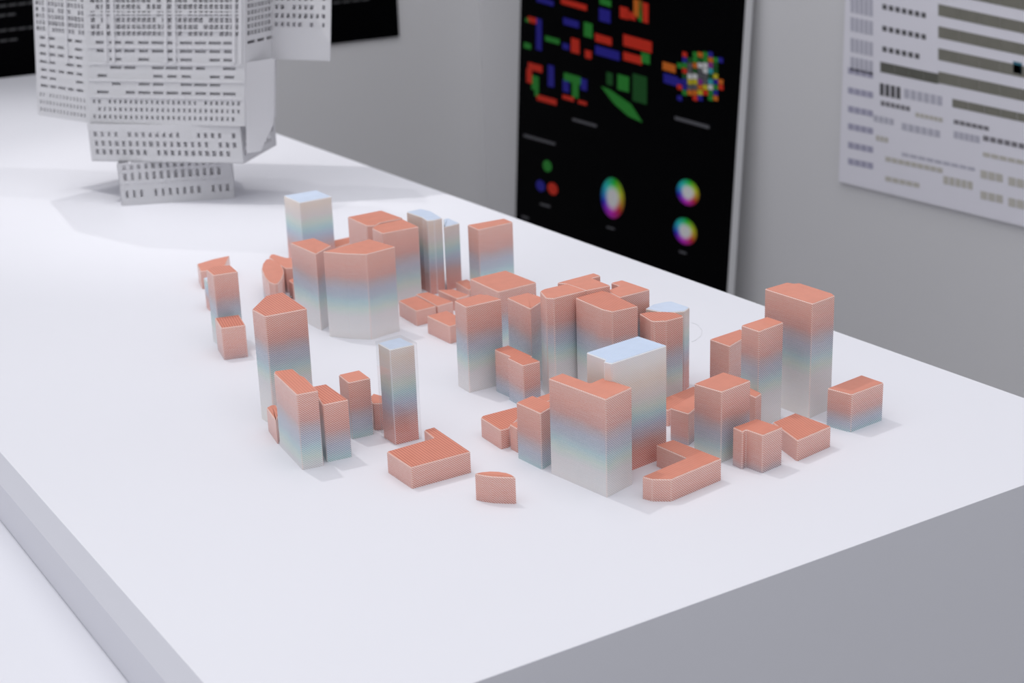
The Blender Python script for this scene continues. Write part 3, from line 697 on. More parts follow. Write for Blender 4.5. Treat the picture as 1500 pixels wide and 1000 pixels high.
CELLS = [('green', [(-2.619, 0.8888), (-2.603, 0.8888), (-2.602, 0.8778), (-2.618, 0.8788)]),
    ('blue', [(-2.616, 0.8557), (-2.6, 0.8547), (-2.599, 0.8447), (-2.615, 0.8447)]),
    ('red', [(-2.615, 0.8437), (-2.599, 0.8437), (-2.598, 0.8327), (-2.614, 0.8337)]),
    ('blue', [(-2.613, 0.8207), (-2.597, 0.8207), (-2.596, 0.8097), (-2.612, 0.8107)]),
    ('red', [(-2.603, 0.9139), (-2.588, 0.9129), (-2.587, 0.9028), (-2.603, 0.9038)]),
    ('blue', [(-2.603, 0.9028), (-2.587, 0.9018), (-2.586, 0.8918), (-2.602, 0.8918)]),
    ('green', [(-2.602, 0.8908), (-2.586, 0.8908), (-2.585, 0.8798), (-2.601, 0.8808)]),
    ('red', [(-2.601, 0.8798), (-2.585, 0.8788), (-2.584, 0.8688), (-2.6, 0.8698)]),
    ('dark green', [(-2.6, 0.8688), (-2.584, 0.8678), (-2.583, 0.8578), (-2.599, 0.8578)]),
    ('blue', [(-2.599, 0.8578), (-2.583, 0.8567), (-2.582, 0.8467), (-2.598, 0.8467)]),
    ('blue', [(-2.598, 0.8457), (-2.582, 0.8457), (-2.581, 0.8347), (-2.597, 0.8357)]),
    ('green', [(-2.597, 0.8347), (-2.581, 0.8337), (-2.58, 0.8237), (-2.596, 0.8237)]),
    ('dark green', [(-2.585, 0.9038), (-2.57, 0.9038), (-2.569, 0.8928), (-2.584, 0.8938)]),
    ('grey', [(-2.584, 0.8928), (-2.569, 0.8928), (-2.568, 0.8818), (-2.584, 0.8828)]),
    ('grey', [(-2.583, 0.8818), (-2.568, 0.8808), (-2.567, 0.8708), (-2.583, 0.8718)]),
    ('white', [(-2.582, 0.8708), (-2.567, 0.8698), (-2.566, 0.8598), (-2.582, 0.8598)]),
    ('yellow', [(-2.581, 0.8598), (-2.566, 0.8588), (-2.565, 0.8487), (-2.581, 0.8487)]),
    ('grey', [(-2.58, 0.8477), (-2.565, 0.8477), (-2.564, 0.8367), (-2.58, 0.8377)]),
    ('orange', [(-2.58, 0.8367), (-2.564, 0.8367), (-2.563, 0.8257), (-2.579, 0.8267)]),
    ('green', [(-2.569, 0.9169), (-2.554, 0.9169), (-2.553, 0.9058), (-2.568, 0.9069)]),
    ('green', [(-2.568, 0.9058), (-2.553, 0.9058), (-2.552, 0.8948), (-2.567, 0.8958)]),
    ('orange', [(-2.567, 0.8948), (-2.552, 0.8938), (-2.551, 0.8838), (-2.567, 0.8848)]),
    ('dark green', [(-2.566, 0.8838), (-2.551, 0.8828), (-2.55, 0.8728), (-2.566, 0.8738)]),
    ('white', [(-2.565, 0.8728), (-2.55, 0.8718), (-2.549, 0.8618), (-2.565, 0.8618)]),
    ('yellow', [(-2.564, 0.8618), (-2.549, 0.8608), (-2.548, 0.8507), (-2.564, 0.8507)]),
    ('grey', [(-2.563, 0.8497), (-2.548, 0.8497), (-2.547, 0.8397), (-2.563, 0.8397)]),
    ('orange', [(-2.562, 0.8387), (-2.547, 0.8387), (-2.546, 0.8277), (-2.562, 0.8287)]),
    ('red', [(-2.561, 0.8277), (-2.546, 0.8267), (-2.545, 0.8167), (-2.561, 0.8177)]),
    ('orange', [(-2.553, 0.9189), (-2.537, 0.9179), (-2.536, 0.9079), (-2.552, 0.9089)]),
    ('dark green', [(-2.552, 0.9079), (-2.536, 0.9069), (-2.535, 0.8968), (-2.551, 0.8978)]),
    ('white', [(-2.551, 0.8968), (-2.535, 0.8958), (-2.534, 0.8858), (-2.55, 0.8868)]),
    ('grey', [(-2.55, 0.8858), (-2.534, 0.8848), (-2.533, 0.8748), (-2.549, 0.8758)]),
    ('grey', [(-2.549, 0.8748), (-2.533, 0.8738), (-2.532, 0.8638), (-2.548, 0.8638)]),
    ('violet', [(-2.548, 0.8638), (-2.532, 0.8628), (-2.531, 0.8527), (-2.547, 0.8527)]),
    ('orange', [(-2.547, 0.8517), (-2.531, 0.8517), (-2.53, 0.8417), (-2.546, 0.8417)]),
    ('yellow', [(-2.546, 0.8407), (-2.53, 0.8407), (-2.529, 0.8307), (-2.545, 0.8307)]),
    ('blue', [(-2.545, 0.8297), (-2.529, 0.8297), (-2.528, 0.8187), (-2.544, 0.8197)]),
    ('green', [(-2.536, 0.9209), (-2.52, 0.9199), (-2.52, 0.9099), (-2.535, 0.9109)]),
    ('green', [(-2.535, 0.9099), (-2.519, 0.9089), (-2.519, 0.8988), (-2.534, 0.8998)]),
    ('white', [(-2.534, 0.8988), (-2.518, 0.8978), (-2.518, 0.8878), (-2.533, 0.8888)]),
    ('white', [(-2.533, 0.8878), (-2.517, 0.8868), (-2.517, 0.8768), (-2.532, 0.8778)]),
    ('grey', [(-2.532, 0.8768), (-2.516, 0.8758), (-2.516, 0.8658), (-2.531, 0.8658)]),
    ('grey', [(-2.531, 0.8658), (-2.515, 0.8648), (-2.514, 0.8547), (-2.53, 0.8547)]),
    ('yellow', [(-2.53, 0.8537), (-2.514, 0.8537), (-2.513, 0.8437), (-2.529, 0.8437)]),
    ('red', [(-2.529, 0.8427), (-2.513, 0.8427), (-2.512, 0.8327), (-2.528, 0.8327)]),
    ('blue', [(-2.519, 0.9229), (-2.504, 0.9219), (-2.503, 0.9119), (-2.518, 0.9119)]),
    ('orange', [(-2.518, 0.9119), (-2.503, 0.9109), (-2.502, 0.9008), (-2.517, 0.9008)]),
    ('violet', [(-2.517, 0.9008), (-2.502, 0.8998), (-2.501, 0.8898), (-2.516, 0.8898)]),
    ('cyan', [(-2.516, 0.8898), (-2.501, 0.8888), (-2.5, 0.8788), (-2.515, 0.8788)]),
    ('dark green', [(-2.515, 0.8788), (-2.5, 0.8778), (-2.499, 0.8678), (-2.514, 0.8678)]),
    ('cyan', [(-2.514, 0.8678), (-2.499, 0.8668), (-2.498, 0.8567), (-2.513, 0.8567)]),
    ('white', [(-2.513, 0.8557), (-2.498, 0.8557), (-2.497, 0.8457), (-2.512, 0.8457)]),
    ('green', [(-2.512, 0.8447), (-2.497, 0.8447), (-2.496, 0.8347), (-2.511, 0.8347)]),
    ('green', [(-2.511, 0.8337), (-2.496, 0.8337), (-2.495, 0.8237), (-2.51, 0.8237)]),
    ('green', [(-2.502, 0.9129), (-2.487, 0.9129), (-2.486, 0.9028), (-2.501, 0.9028)]),
    ('dark green', [(-2.501, 0.9018), (-2.486, 0.9018), (-2.485, 0.8918), (-2.5, 0.8918)]),
    ('dark green', [(-2.5, 0.8908), (-2.485, 0.8908), (-2.484, 0.8808), (-2.499, 0.8808)]),
    ('yellow', [(-2.499, 0.8798), (-2.484, 0.8798), (-2.483, 0.8698), (-2.498, 0.8698)]),
    ('blue', [(-2.498, 0.8688), (-2.483, 0.8688), (-2.482, 0.8588), (-2.497, 0.8588)]),
    ('green', [(-2.497, 0.8578), (-2.482, 0.8578), (-2.481, 0.8477), (-2.496, 0.8477)]),
    ('blue', [(-2.496, 0.8467), (-2.481, 0.8467), (-2.48, 0.8367), (-2.495, 0.8367)]),
    ('orange', [(-2.495, 0.8357), (-2.48, 0.8357), (-2.479, 0.8257), (-2.494, 0.8257)]),
    ('blue', [(-2.486, 0.9149), (-2.471, 0.9139), (-2.47, 0.9038), (-2.485, 0.9048)]),
    ('orange', [(-2.482, 0.8708), (-2.466, 0.8708), (-2.466, 0.8608), (-2.481, 0.8608)]),
    ('red', [(-2.48, 0.8598), (-2.465, 0.8598), (-2.464, 0.8497), (-2.48, 0.8497)])]
CAPTIONS = [('grey', [(-2.999, 0.7185), (-2.901, 0.7165), (-2.901, 0.7105), (-2.999, 0.7125)]),
    ('grey', [(-2.618, 0.7756), (-2.502, 0.7716), (-2.502, 0.7646), (-2.617, 0.7686)]),
    ('grey', [(-3.206, 0.6503), (-3.067, 0.6493), (-3.067, 0.6433), (-3.205, 0.6433)]),
    ('grey', [(-3.125, 0.493), (-3.08, 0.494), (-3.08, 0.489), (-3.125, 0.488)]),
    ('grey', [(-2.847, 0.49), (-2.816, 0.491), (-2.815, 0.487), (-2.847, 0.486)]),
    ('grey', [(-2.579, 0.49), (-2.553, 0.49), (-2.553, 0.486), (-2.578, 0.485)]),
    ('grey', [(-3.206, 0.4459), (-3.174, 0.4469), (-3.174, 0.4419), (-3.206, 0.4409)])]
DOTS = [('green', -3.098, 0.5882, 0.019, 0.014),
    ('blue', -3.125, 0.5351, 0.02, 0.014),
    ('red', -3.072, 0.5371, 0.022, 0.015)]
WHEELS = [(-2.828, 0.5591, 0.046, 0.0471), (-2.56, 0.6203, 0.039, 0.0281), (-2.562, 0.5351, 0.04, 0.0291)]
STRIPS = [('olive', [(-1.9439, 1.0988), (-1.8972, 1.0947), (-1.8957, 1.0753), (-1.9424, 1.0791)]),
    ('olive', [(-1.897, 1.0947), (-1.8516, 1.0907), (-1.85, 1.0715), (-1.8955, 1.0752)]),
    ('olive', [(-1.8514, 1.0907), (-1.8071, 1.0868), (-1.8055, 1.0678), (-1.8498, 1.0715)]),
    ('olive', [(-1.8069, 1.0868), (-1.7638, 1.083), (-1.7621, 1.0643), (-1.8053, 1.0678)]),
    ('olive', [(-1.7636, 1.083), (-1.7216, 1.0793), (-1.7199, 1.0608), (-1.7619, 1.0643)]),
    ('olive', [(-1.7214, 1.0793), (-1.6805, 1.0757), (-1.6787, 1.0574), (-1.7197, 1.0608)]),
    ('olive', [(-1.6803, 1.0757), (-1.6404, 1.0722), (-1.6385, 1.0541), (-1.6785, 1.0574)]),
    ('olive', [(-1.9409, 1.0593), (-1.8941, 1.0557), (-1.8926, 1.0361), (-1.9394, 1.0394)]),
    ('olive', [(-1.8939, 1.0557), (-1.8484, 1.0522), (-1.8468, 1.0328), (-1.8924, 1.0361)]),
    ('olive', [(-1.8482, 1.0522), (-1.8038, 1.0488), (-1.8021, 1.0296), (-1.8466, 1.0328)]),
    ('olive', [(-1.8036, 1.0488), (-1.7604, 1.0454), (-1.7587, 1.0266), (-1.8019, 1.0296)]),
    ('olive', [(-1.7602, 1.0454), (-1.7181, 1.0422), (-1.7163, 1.0236), (-1.7585, 1.0265)]),
    ('olive', [(-1.7179, 1.0422), (-1.6768, 1.039), (-1.675, 1.0206), (-1.7161, 1.0235)]),
    ('olive', [(-1.6767, 1.039), (-1.6366, 1.036), (-1.6347, 1.0178), (-1.6748, 1.0206)]),
    ('olive', [(-1.9381, 1.0214), (-1.8912, 1.0183), (-1.8896, 0.9986), (-1.9366, 1.0014)]),
    ('olive', [(-1.891, 1.0183), (-1.8453, 1.0153), (-1.8437, 0.9958), (-1.8894, 0.9986)]),
    ('olive', [(-1.8451, 1.0153), (-1.8006, 1.0124), (-1.7989, 0.9931), (-1.8435, 0.9958)]),
    ('olive', [(-1.8004, 1.0124), (-1.7571, 1.0095), (-1.7554, 0.9905), (-1.7987, 0.9931)]),
    ('olive', [(-1.7569, 1.0095), (-1.7147, 1.0067), (-1.7129, 0.9879), (-1.7552, 0.9905)]),
    ('olive', [(-1.7145, 1.0067), (-1.6733, 1.004), (-1.6715, 0.9854), (-1.7127, 0.9879)]),
    ('olive', [(-1.6732, 1.004), (-1.633, 1.0013), (-1.6311, 0.983), (-1.6713, 0.9854)]),
    ('olive', [(-1.9353, 0.9833), (-1.8882, 0.9807), (-1.8866, 0.9608), (-1.9338, 0.9631)]),
    ('olive', [(-1.888, 0.9807), (-1.8422, 0.9782), (-1.8406, 0.9585), (-1.8864, 0.9608)]),
    ('olive', [(-1.842, 0.9782), (-1.7974, 0.9757), (-1.7957, 0.9563), (-1.8404, 0.9585)]),
    ('olive', [(-1.7972, 0.9757), (-1.7538, 0.9733), (-1.752, 0.9542), (-1.7955, 0.9563)]),
    ('olive', [(-1.7536, 0.9733), (-1.7113, 0.971), (-1.7095, 0.9521), (-1.7518, 0.9541)]),
    ('olive', [(-1.7111, 0.971), (-1.6698, 0.9687), (-1.668, 0.95), (-1.7093, 0.952)]),
    ('olive', [(-1.6696, 0.9687), (-1.6294, 0.9665), (-1.6275, 0.948), (-1.6678, 0.95)]),
    ('olive', [(-1.9322, 0.9429), (-1.8851, 0.9408), (-1.8835, 0.9207), (-1.9307, 0.9225)]),
    ('olive', [(-1.8849, 0.9408), (-1.8389, 0.9388), (-1.8373, 0.919), (-1.8833, 0.9207)]),
    ('olive', [(-1.8387, 0.9388), (-1.794, 0.9368), (-1.7923, 0.9173), (-1.8371, 0.919)]),
    ('olive', [(-1.7938, 0.9368), (-1.7503, 0.9349), (-1.7485, 0.9156), (-1.7921, 0.9173)]),
    ('olive', [(-1.7501, 0.9349), (-1.7076, 0.9331), (-1.7058, 0.914), (-1.7483, 0.9156)]),
    ('olive', [(-1.7075, 0.9331), (-1.6661, 0.9313), (-1.6642, 0.9125), (-1.7056, 0.914)]),
    ('olive', [(-1.6659, 0.9313), (-1.6256, 0.9295), (-1.6237, 0.9109), (-1.664, 0.9125)]),
    ('olive dark', [(-2.0731, 0.9446), (-2.037, 0.943), (-2.0358, 0.9246), (-2.0719, 0.9259)]),
    ('olive dark', [(-2.0367, 0.943), (-2.0013, 0.9415), (-2.0001, 0.9233), (-2.0355, 0.9246)]),
    ('olive dark', [(-2.0011, 0.9415), (-1.9664, 0.94), (-1.9651, 0.922), (-1.9999, 0.9233)]),
    ('olive dark', [(-1.9662, 0.94), (-1.9321, 0.9386), (-1.9308, 0.9207), (-1.9649, 0.922)]),
    ('olive', [(-1.8966, 0.8993), (-1.8601, 0.8981), (-1.8589, 0.8837), (-1.8954, 0.8847)]),
    ('olive', [(-1.8596, 0.8981), (-1.8239, 0.897), (-1.8227, 0.8827), (-1.8584, 0.8837)]),
    ('olive', [(-1.8234, 0.897), (-1.7884, 0.8959), (-1.7872, 0.8817), (-1.8222, 0.8827)]),
    ('olive', [(-1.7879, 0.8959), (-1.7537, 0.8948), (-1.7524, 0.8808), (-1.7867, 0.8817)]),
    ('olive', [(-1.7532, 0.8948), (-1.7197, 0.8937), (-1.7184, 0.8799), (-1.7519, 0.8808)]),
    ('olive', [(-1.7192, 0.8937), (-1.6864, 0.8927), (-1.685, 0.8789), (-1.7179, 0.8798)]),
    ('olive', [(-1.6859, 0.8927), (-1.6537, 0.8917), (-1.6524, 0.8781), (-1.6846, 0.8789)]),
    ('olive', [(-1.6533, 0.8916), (-1.6217, 0.8907), (-1.6203, 0.8772), (-1.6519, 0.878)]),
    ('ink', [(-2.0761, 1.0817), (-2.0651, 1.0809), (-2.0646, 1.0718), (-2.0755, 1.0727)]),
    ('ink', [(-2.06, 1.0805), (-2.0491, 1.0796), (-2.0485, 1.0706), (-2.0594, 1.0714)]),
    ('ink', [(-2.0439, 1.0792), (-2.0332, 1.0783), (-2.0326, 1.0694), (-2.0434, 1.0702)]),
    ('ink', [(-2.0281, 1.0779), (-2.0174, 1.0771), (-2.0168, 1.0681), (-2.0275, 1.069)]),
    ('ink', [(-2.0124, 1.0767), (-2.0018, 1.0758), (-2.0011, 1.0669), (-2.0117, 1.0678)]),
    ('ink', [(-1.9968, 1.0754), (-1.9863, 1.0746), (-1.9856, 1.0657), (-1.9961, 1.0665)]),
    ('ink', [(-2.0741, 1.0488), (-2.0631, 1.048), (-2.0625, 1.0389), (-2.0735, 1.0397)]),
    ('ink', [(-2.0579, 1.0476), (-2.047, 1.0468), (-2.0464, 1.0378), (-2.0573, 1.0386)]),
    ('ink', [(-2.0418, 1.0465), (-2.031, 1.0457), (-2.0304, 1.0367), (-2.0412, 1.0375)]),
    ('ink', [(-2.0259, 1.0454), (-2.0152, 1.0446), (-2.0146, 1.0356), (-2.0253, 1.0364)]),
    ('ink', [(-2.0102, 1.0442), (-1.9995, 1.0435), (-1.9989, 1.0346), (-2.0095, 1.0353)]),
    ('ink', [(-1.9945, 1.0431), (-1.984, 1.0424), (-1.9834, 1.0335), (-1.9939, 1.0342)]),
    ('ink', [(-1.979, 1.042), (-1.9686, 1.0413), (-1.968, 1.0324), (-1.9784, 1.0332)]),
    ('ink', [(-2.0717, 1.0102), (-2.0606, 1.0095), (-2.0601, 1.0004), (-2.0711, 1.001)]),
    ('ink', [(-2.0554, 1.0092), (-2.0445, 1.0085), (-2.0439, 0.9994), (-2.0549, 1.0001)]),
    ('ink', [(-2.0393, 1.0082), (-2.0285, 1.0076), (-2.0279, 0.9985), (-2.0388, 0.9991)]),
    ('ink', [(-2.0234, 1.0073), (-2.0126, 1.0066), (-2.012, 0.9976), (-2.0228, 0.9982)]),
    ('ink', [(-2.0076, 1.0063), (-1.9969, 1.0057), (-1.9963, 0.9967), (-2.007, 0.9973)]),
    ('ink', [(-1.9919, 1.0054), (-1.9813, 1.0047), (-1.9807, 0.9958), (-1.9913, 0.9964)]),
    ('ink', [(-1.9764, 1.0044), (-1.9659, 1.0038), (-1.9653, 0.9949), (-1.9757, 0.9955)]),
    ('ink', [(-2.0694, 0.973), (-2.0583, 0.9724), (-2.0577, 0.9632), (-2.0688, 0.9637)]),
    ('ink', [(-2.0531, 0.9721), (-2.0421, 0.9716), (-2.0415, 0.9624), (-2.0525, 0.9629)]),
    ('ink', [(-2.037, 0.9713), (-2.0261, 0.9708), (-2.0255, 0.9617), (-2.0364, 0.9622)]),
    ('ink', [(-2.021, 0.9705), (-2.0102, 0.97), (-2.0096, 0.9609), (-2.0204, 0.9614)]),
    ('ink', [(-2.0051, 0.9697), (-1.9944, 0.9692), (-1.9938, 0.9601), (-2.0045, 0.9607)]),
    ('ink', [(-1.9894, 0.9689), (-1.9788, 0.9684), (-1.9782, 0.9594), (-1.9888, 0.9599)]),
    ('ink', [(-2.072, 0.9056), (-2.0615, 0.9052), (-2.0602, 0.8831), (-2.0706, 0.8834)]),
    ('ink', [(-2.058, 0.9051), (-2.0477, 0.9048), (-2.0463, 0.8828), (-2.0567, 0.883)]),
    ('ink', [(-2.0442, 0.9047), (-2.0339, 0.9044), (-2.0325, 0.8824), (-2.0428, 0.8827)]),
    ('ink', [(-2.0305, 0.9043), (-2.0203, 0.9039), (-2.0188, 0.8821), (-2.029, 0.8823)]),
    ('mist', [(-2.0111, 0.9028), (-1.9984, 0.9024), (-1.9972, 0.8857), (-2.0099, 0.8861)]),
    ('mist', [(-1.995, 0.9023), (-1.9824, 0.9019), (-1.9812, 0.8853), (-1.9938, 0.8856)]),
    ('mist', [(-1.979, 0.9018), (-1.9666, 0.9014), (-1.9654, 0.8849), (-1.9779, 0.8852)]),
    ('mist', [(-1.9633, 0.9013), (-1.9509, 0.9009), (-1.9497, 0.8844), (-1.9621, 0.8848)]),
    ('mist', [(-1.9476, 0.9008), (-1.9354, 0.9005), (-1.9341, 0.884), (-1.9464, 0.8844)]),
    ('mist', [(-1.9321, 0.9004), (-1.92, 0.9), (-1.9187, 0.8836), (-1.9309, 0.8839)]),
    ('mist', [(-2.157, 1.078), (-2.1473, 1.0773), (-2.1459, 1.052), (-2.1556, 1.0527)]),
    ('mist', [(-2.1449, 1.0771), (-2.1353, 1.0764), (-2.1339, 1.0512), (-2.1435, 1.0519)]),
    ('mist', [(-2.1329, 1.0762), (-2.1234, 1.0754), (-2.1219, 1.0504), (-2.1315, 1.051)]),
    ('mist', [(-2.121, 1.0752), (-2.1115, 1.0745), (-2.11, 1.0495), (-2.1195, 1.0502)]),
    ('mist', [(-2.1091, 1.0743), (-2.0997, 1.0736), (-2.0982, 1.0487), (-2.1077, 1.0493)]),
    ('mist', [(-2.1556, 1.0527), (-2.1459, 1.052), (-2.1445, 1.0267), (-2.1543, 1.0273)]),
    ('mist', [(-2.1435, 1.0519), (-2.1339, 1.0512), (-2.1325, 1.0259), (-2.1421, 1.0265)]),
    ('mist', [(-2.1315, 1.051), (-2.1219, 1.0504), (-2.1205, 1.0251), (-2.1301, 1.0258)]),
    ('mist', [(-2.1195, 1.0502), (-2.11, 1.0495), (-2.1086, 1.0244), (-2.1181, 1.025)]),
    ('mist', [(-2.1077, 1.0493), (-2.0982, 1.0487), (-2.0967, 1.0236), (-2.1062, 1.0242)]),
    ('mist', [(-2.1538, 1.0188), (-2.1441, 1.0182), (-2.1427, 0.9927), (-2.1524, 0.9932)]),
    ('mist', [(-2.1417, 1.0181), (-2.132, 1.0175), (-2.1306, 0.992), (-2.1403, 0.9925)]),
    ('mist', [(-2.1296, 1.0173), (-2.12, 1.0167), (-2.1186, 0.9914), (-2.1282, 0.9919)]),
    ('mist', [(-2.1176, 1.0166), (-2.1081, 1.016), (-2.1066, 0.9907), (-2.1162, 0.9912)]),
    ('mist', [(-2.1057, 1.0158), (-2.0962, 1.0153), (-2.0947, 0.9901), (-2.1042, 0.9906)]),
    ('mist', [(-2.1517, 0.9804), (-2.142, 0.9799), (-2.1406, 0.9541), (-2.1503, 0.9546)]),
    ('mist', [(-2.1395, 0.9797), (-2.1299, 0.9792), (-2.1284, 0.9536), (-2.1381, 0.954)]),
    ('mist', [(-2.1274, 0.9791), (-2.1178, 0.9786), (-2.1164, 0.9531), (-2.126, 0.9535)]),
    ('mist', [(-2.1154, 0.9785), (-2.1059, 0.978), (-2.1044, 0.9526), (-2.114, 0.953)]),
    ('mist', [(-2.1035, 0.9779), (-2.094, 0.9774), (-2.0925, 0.952), (-2.102, 0.9524)]),
    ('mist', [(-2.1499, 0.946), (-2.1401, 0.9456), (-2.1387, 0.9197), (-2.1485, 0.92)]),
    ('mist', [(-2.1377, 0.9454), (-2.1279, 0.945), (-2.1265, 0.9192), (-2.1362, 0.9196)]),
    ('mist', [(-2.1255, 0.9449), (-2.1159, 0.9445), (-2.1144, 0.9188), (-2.1241, 0.9192)]),
    ('mist', [(-2.1135, 0.9444), (-2.1039, 0.944), (-2.1024, 0.9184), (-2.112, 0.9187)]),
    ('mist', [(-2.1015, 0.9439), (-2.092, 0.9435), (-2.0905, 0.918), (-2.1, 0.9183)]),
    ('lavender', [(-2.1552, 0.925), (-2.1401, 0.9244), (-2.1395, 0.9132), (-2.1546, 0.9137)]),
    ('lavender', [(-2.1383, 0.9244), (-2.1234, 0.9238), (-2.1228, 0.9126), (-2.1377, 0.9131)]),
    ('lavender', [(-2.1216, 0.9238), (-2.1069, 0.9232), (-2.1062, 0.9121), (-2.121, 0.9126)]),
    ('lavender', [(-2.1051, 0.9232), (-2.0904, 0.9226), (-2.0898, 0.9115), (-2.1044, 0.912)]),
    ('lavender', [(-2.1532, 0.888), (-2.1381, 0.8876), (-2.1375, 0.8762), (-2.1526, 0.8766)]),
    ('lavender', [(-2.1363, 0.8875), (-2.1214, 0.8871), (-2.1207, 0.8758), (-2.1357, 0.8762)]),
    ('lavender', [(-2.1195, 0.8871), (-2.1047, 0.8867), (-2.1041, 0.8755), (-2.1189, 0.8758)]),
    ('lavender', [(-2.1029, 0.8866), (-2.0883, 0.8863), (-2.0876, 0.8751), (-2.1023, 0.8754)]),
    ('lavender', [(-2.1513, 0.8529), (-2.1362, 0.8526), (-2.1356, 0.8412), (-2.1507, 0.8414)]),
    ('lavender', [(-2.1344, 0.8526), (-2.1194, 0.8524), (-2.1188, 0.841), (-2.1337, 0.8412)]),
    ('lavender', [(-2.1176, 0.8523), (-2.1027, 0.8521), (-2.1021, 0.8408), (-2.1169, 0.841)]),
    ('lavender', [(-2.1009, 0.852), (-2.0862, 0.8518), (-2.0856, 0.8405), (-2.1003, 0.8408)]),
    ('lavender', [(-2.1496, 0.8198), (-2.1344, 0.8197), (-2.1338, 0.8082), (-2.1489, 0.8083)]),
    ('lavender', [(-2.1326, 0.8197), (-2.1176, 0.8195), (-2.1169, 0.8081), (-2.1319, 0.8082)]),
    ('lavender', [(-2.1157, 0.8195), (-2.1008, 0.8194), (-2.1002, 0.808), (-2.1151, 0.8081)]),
    ('lavender', [(-2.099, 0.8194), (-2.0843, 0.8193), (-2.0836, 0.808), (-2.0984, 0.808)]),
    ('lavender', [(-2.1477, 0.7843), (-2.1325, 0.7843), (-2.1318, 0.7728), (-2.147, 0.7727)]),
    ('lavender', [(-2.1306, 0.7843), (-2.1156, 0.7843), (-2.1149, 0.7728), (-2.13, 0.7728)]),
    ('lavender', [(-2.1137, 0.7843), (-2.0988, 0.7844), (-2.0982, 0.7729), (-2.1131, 0.7728)]),
    ('lavender', [(-2.097, 0.7844), (-2.0822, 0.7844), (-2.0815, 0.773), (-2.0963, 0.7729)]),
    ('lavender', [(-2.146, 0.753), (-2.1308, 0.7532), (-2.1301, 0.7415), (-2.1454, 0.7413)]),
    ('lavender', [(-2.1289, 0.7532), (-2.1138, 0.7533), (-2.1132, 0.7418), (-2.1283, 0.7416)]),
    ('lavender', [(-2.112, 0.7533), (-2.097, 0.7535), (-2.0964, 0.742), (-2.1113, 0.7418)]),
    ('lavender', [(-2.0952, 0.7535), (-2.0804, 0.7537), (-2.0797, 0.7422), (-2.0945, 0.742)]),
    ('ink soft', [(-2.0677, 0.8735), (-2.0573, 0.8733), (-2.0567, 0.8647), (-2.0671, 0.8649)]),
    ('ink soft', [(-2.0549, 0.8732), (-2.0446, 0.873), (-2.0441, 0.8645), (-2.0544, 0.8647)]),
    ('ink soft', [(-2.0423, 0.8729), (-2.032, 0.8727), (-2.0315, 0.8642), (-2.0417, 0.8644)]),
    ('ink soft', [(-2.0297, 0.8726), (-2.0195, 0.8724), (-2.019, 0.864), (-2.0291, 0.8642)]),
    ('ink soft', [(-2.0172, 0.8724), (-2.0071, 0.8721), (-2.0065, 0.8637), (-2.0167, 0.8639)]),
    ('ink soft', [(-2.0048, 0.8721), (-1.9948, 0.8718), (-1.9942, 0.8635), (-2.0043, 0.8637)]),
    ('mist', [(-2.0837, 0.8445), (-2.0727, 0.8443), (-2.072, 0.8331), (-2.083, 0.8332)]),
    ('mist', [(-2.0703, 0.8443), (-2.0594, 0.8441), (-2.0587, 0.8329), (-2.0696, 0.833)]),
    ('mist', [(-2.057, 0.8441), (-2.0462, 0.8439), (-2.0454, 0.8328), (-2.0563, 0.8329)]),
    ('mist', [(-2.0438, 0.8439), (-2.033, 0.8437), (-2.0323, 0.8326), (-2.0431, 0.8327)]),
    ('sand', [(-1.9809, 0.8634), (-1.9714, 0.8632), (-1.9709, 0.8557), (-1.9804, 0.8558)]),
    ('sand', [(-1.9697, 0.8632), (-1.9602, 0.863), (-1.9597, 0.8555), (-1.9692, 0.8556)]),
    ('sand', [(-1.9586, 0.8629), (-1.9491, 0.8627), (-1.9486, 0.8553), (-1.958, 0.8554)]),
    ('sand', [(-1.9475, 0.8627), (-1.9381, 0.8625), (-1.9376, 0.8551), (-1.9469, 0.8552)]),
    ('sand', [(-1.9365, 0.8625), (-1.9272, 0.8623), (-1.9266, 0.8549), (-1.9359, 0.855)]),
    ('sand', [(-1.9255, 0.8623), (-1.9163, 0.8621), (-1.9157, 0.8547), (-1.925, 0.8548)]),
    ('sand', [(-2.0758, 0.8076), (-2.0667, 0.8075), (-2.0661, 0.798), (-2.0752, 0.798)]),
    ('sand', [(-2.0649, 0.8075), (-2.0558, 0.8075), (-2.0552, 0.798), (-2.0643, 0.798)]),
    ('sand', [(-2.054, 0.8075), (-2.045, 0.8074), (-2.0444, 0.7979), (-2.0535, 0.798)]),
    ('sand', [(-2.0498, 0.7717), (-2.0353, 0.7718), (-2.0347, 0.7631), (-2.0493, 0.763)]),
    ('sand', [(-2.0335, 0.7718), (-2.019, 0.7718), (-2.0185, 0.7632), (-2.0329, 0.7631)]),
    ('sand', [(-2.0173, 0.7718), (-2.003, 0.7719), (-2.0024, 0.7633), (-2.0167, 0.7632)]),
    ('sand', [(-2.0013, 0.7719), (-1.9871, 0.772), (-1.9865, 0.7635), (-2.0007, 0.7633)]),
    ('sand', [(-1.9853, 0.772), (-1.9713, 0.7721), (-1.9707, 0.7636), (-1.9848, 0.7635)]),
    ('sand', [(-1.9696, 0.7721), (-1.9556, 0.7722), (-1.955, 0.7637), (-1.969, 0.7636)]),
    ('sand', [(-1.9539, 0.7722), (-1.9401, 0.7723), (-1.9395, 0.7638), (-1.9533, 0.7637)]),
    ('sand', [(-1.9385, 0.7723), (-1.9248, 0.7723), (-1.9241, 0.7639), (-1.9378, 0.7638)]),
    ('sand', [(-1.9231, 0.7723), (-1.9095, 0.7724), (-1.9089, 0.764), (-1.9225, 0.7639)]),
    ('sand', [(-2.0475, 0.7346), (-2.0316, 0.7348), (-2.031, 0.7261), (-2.047, 0.7258)]),
    ('sand', [(-2.0298, 0.7349), (-2.0141, 0.7351), (-2.0135, 0.7264), (-2.0293, 0.7261)]),
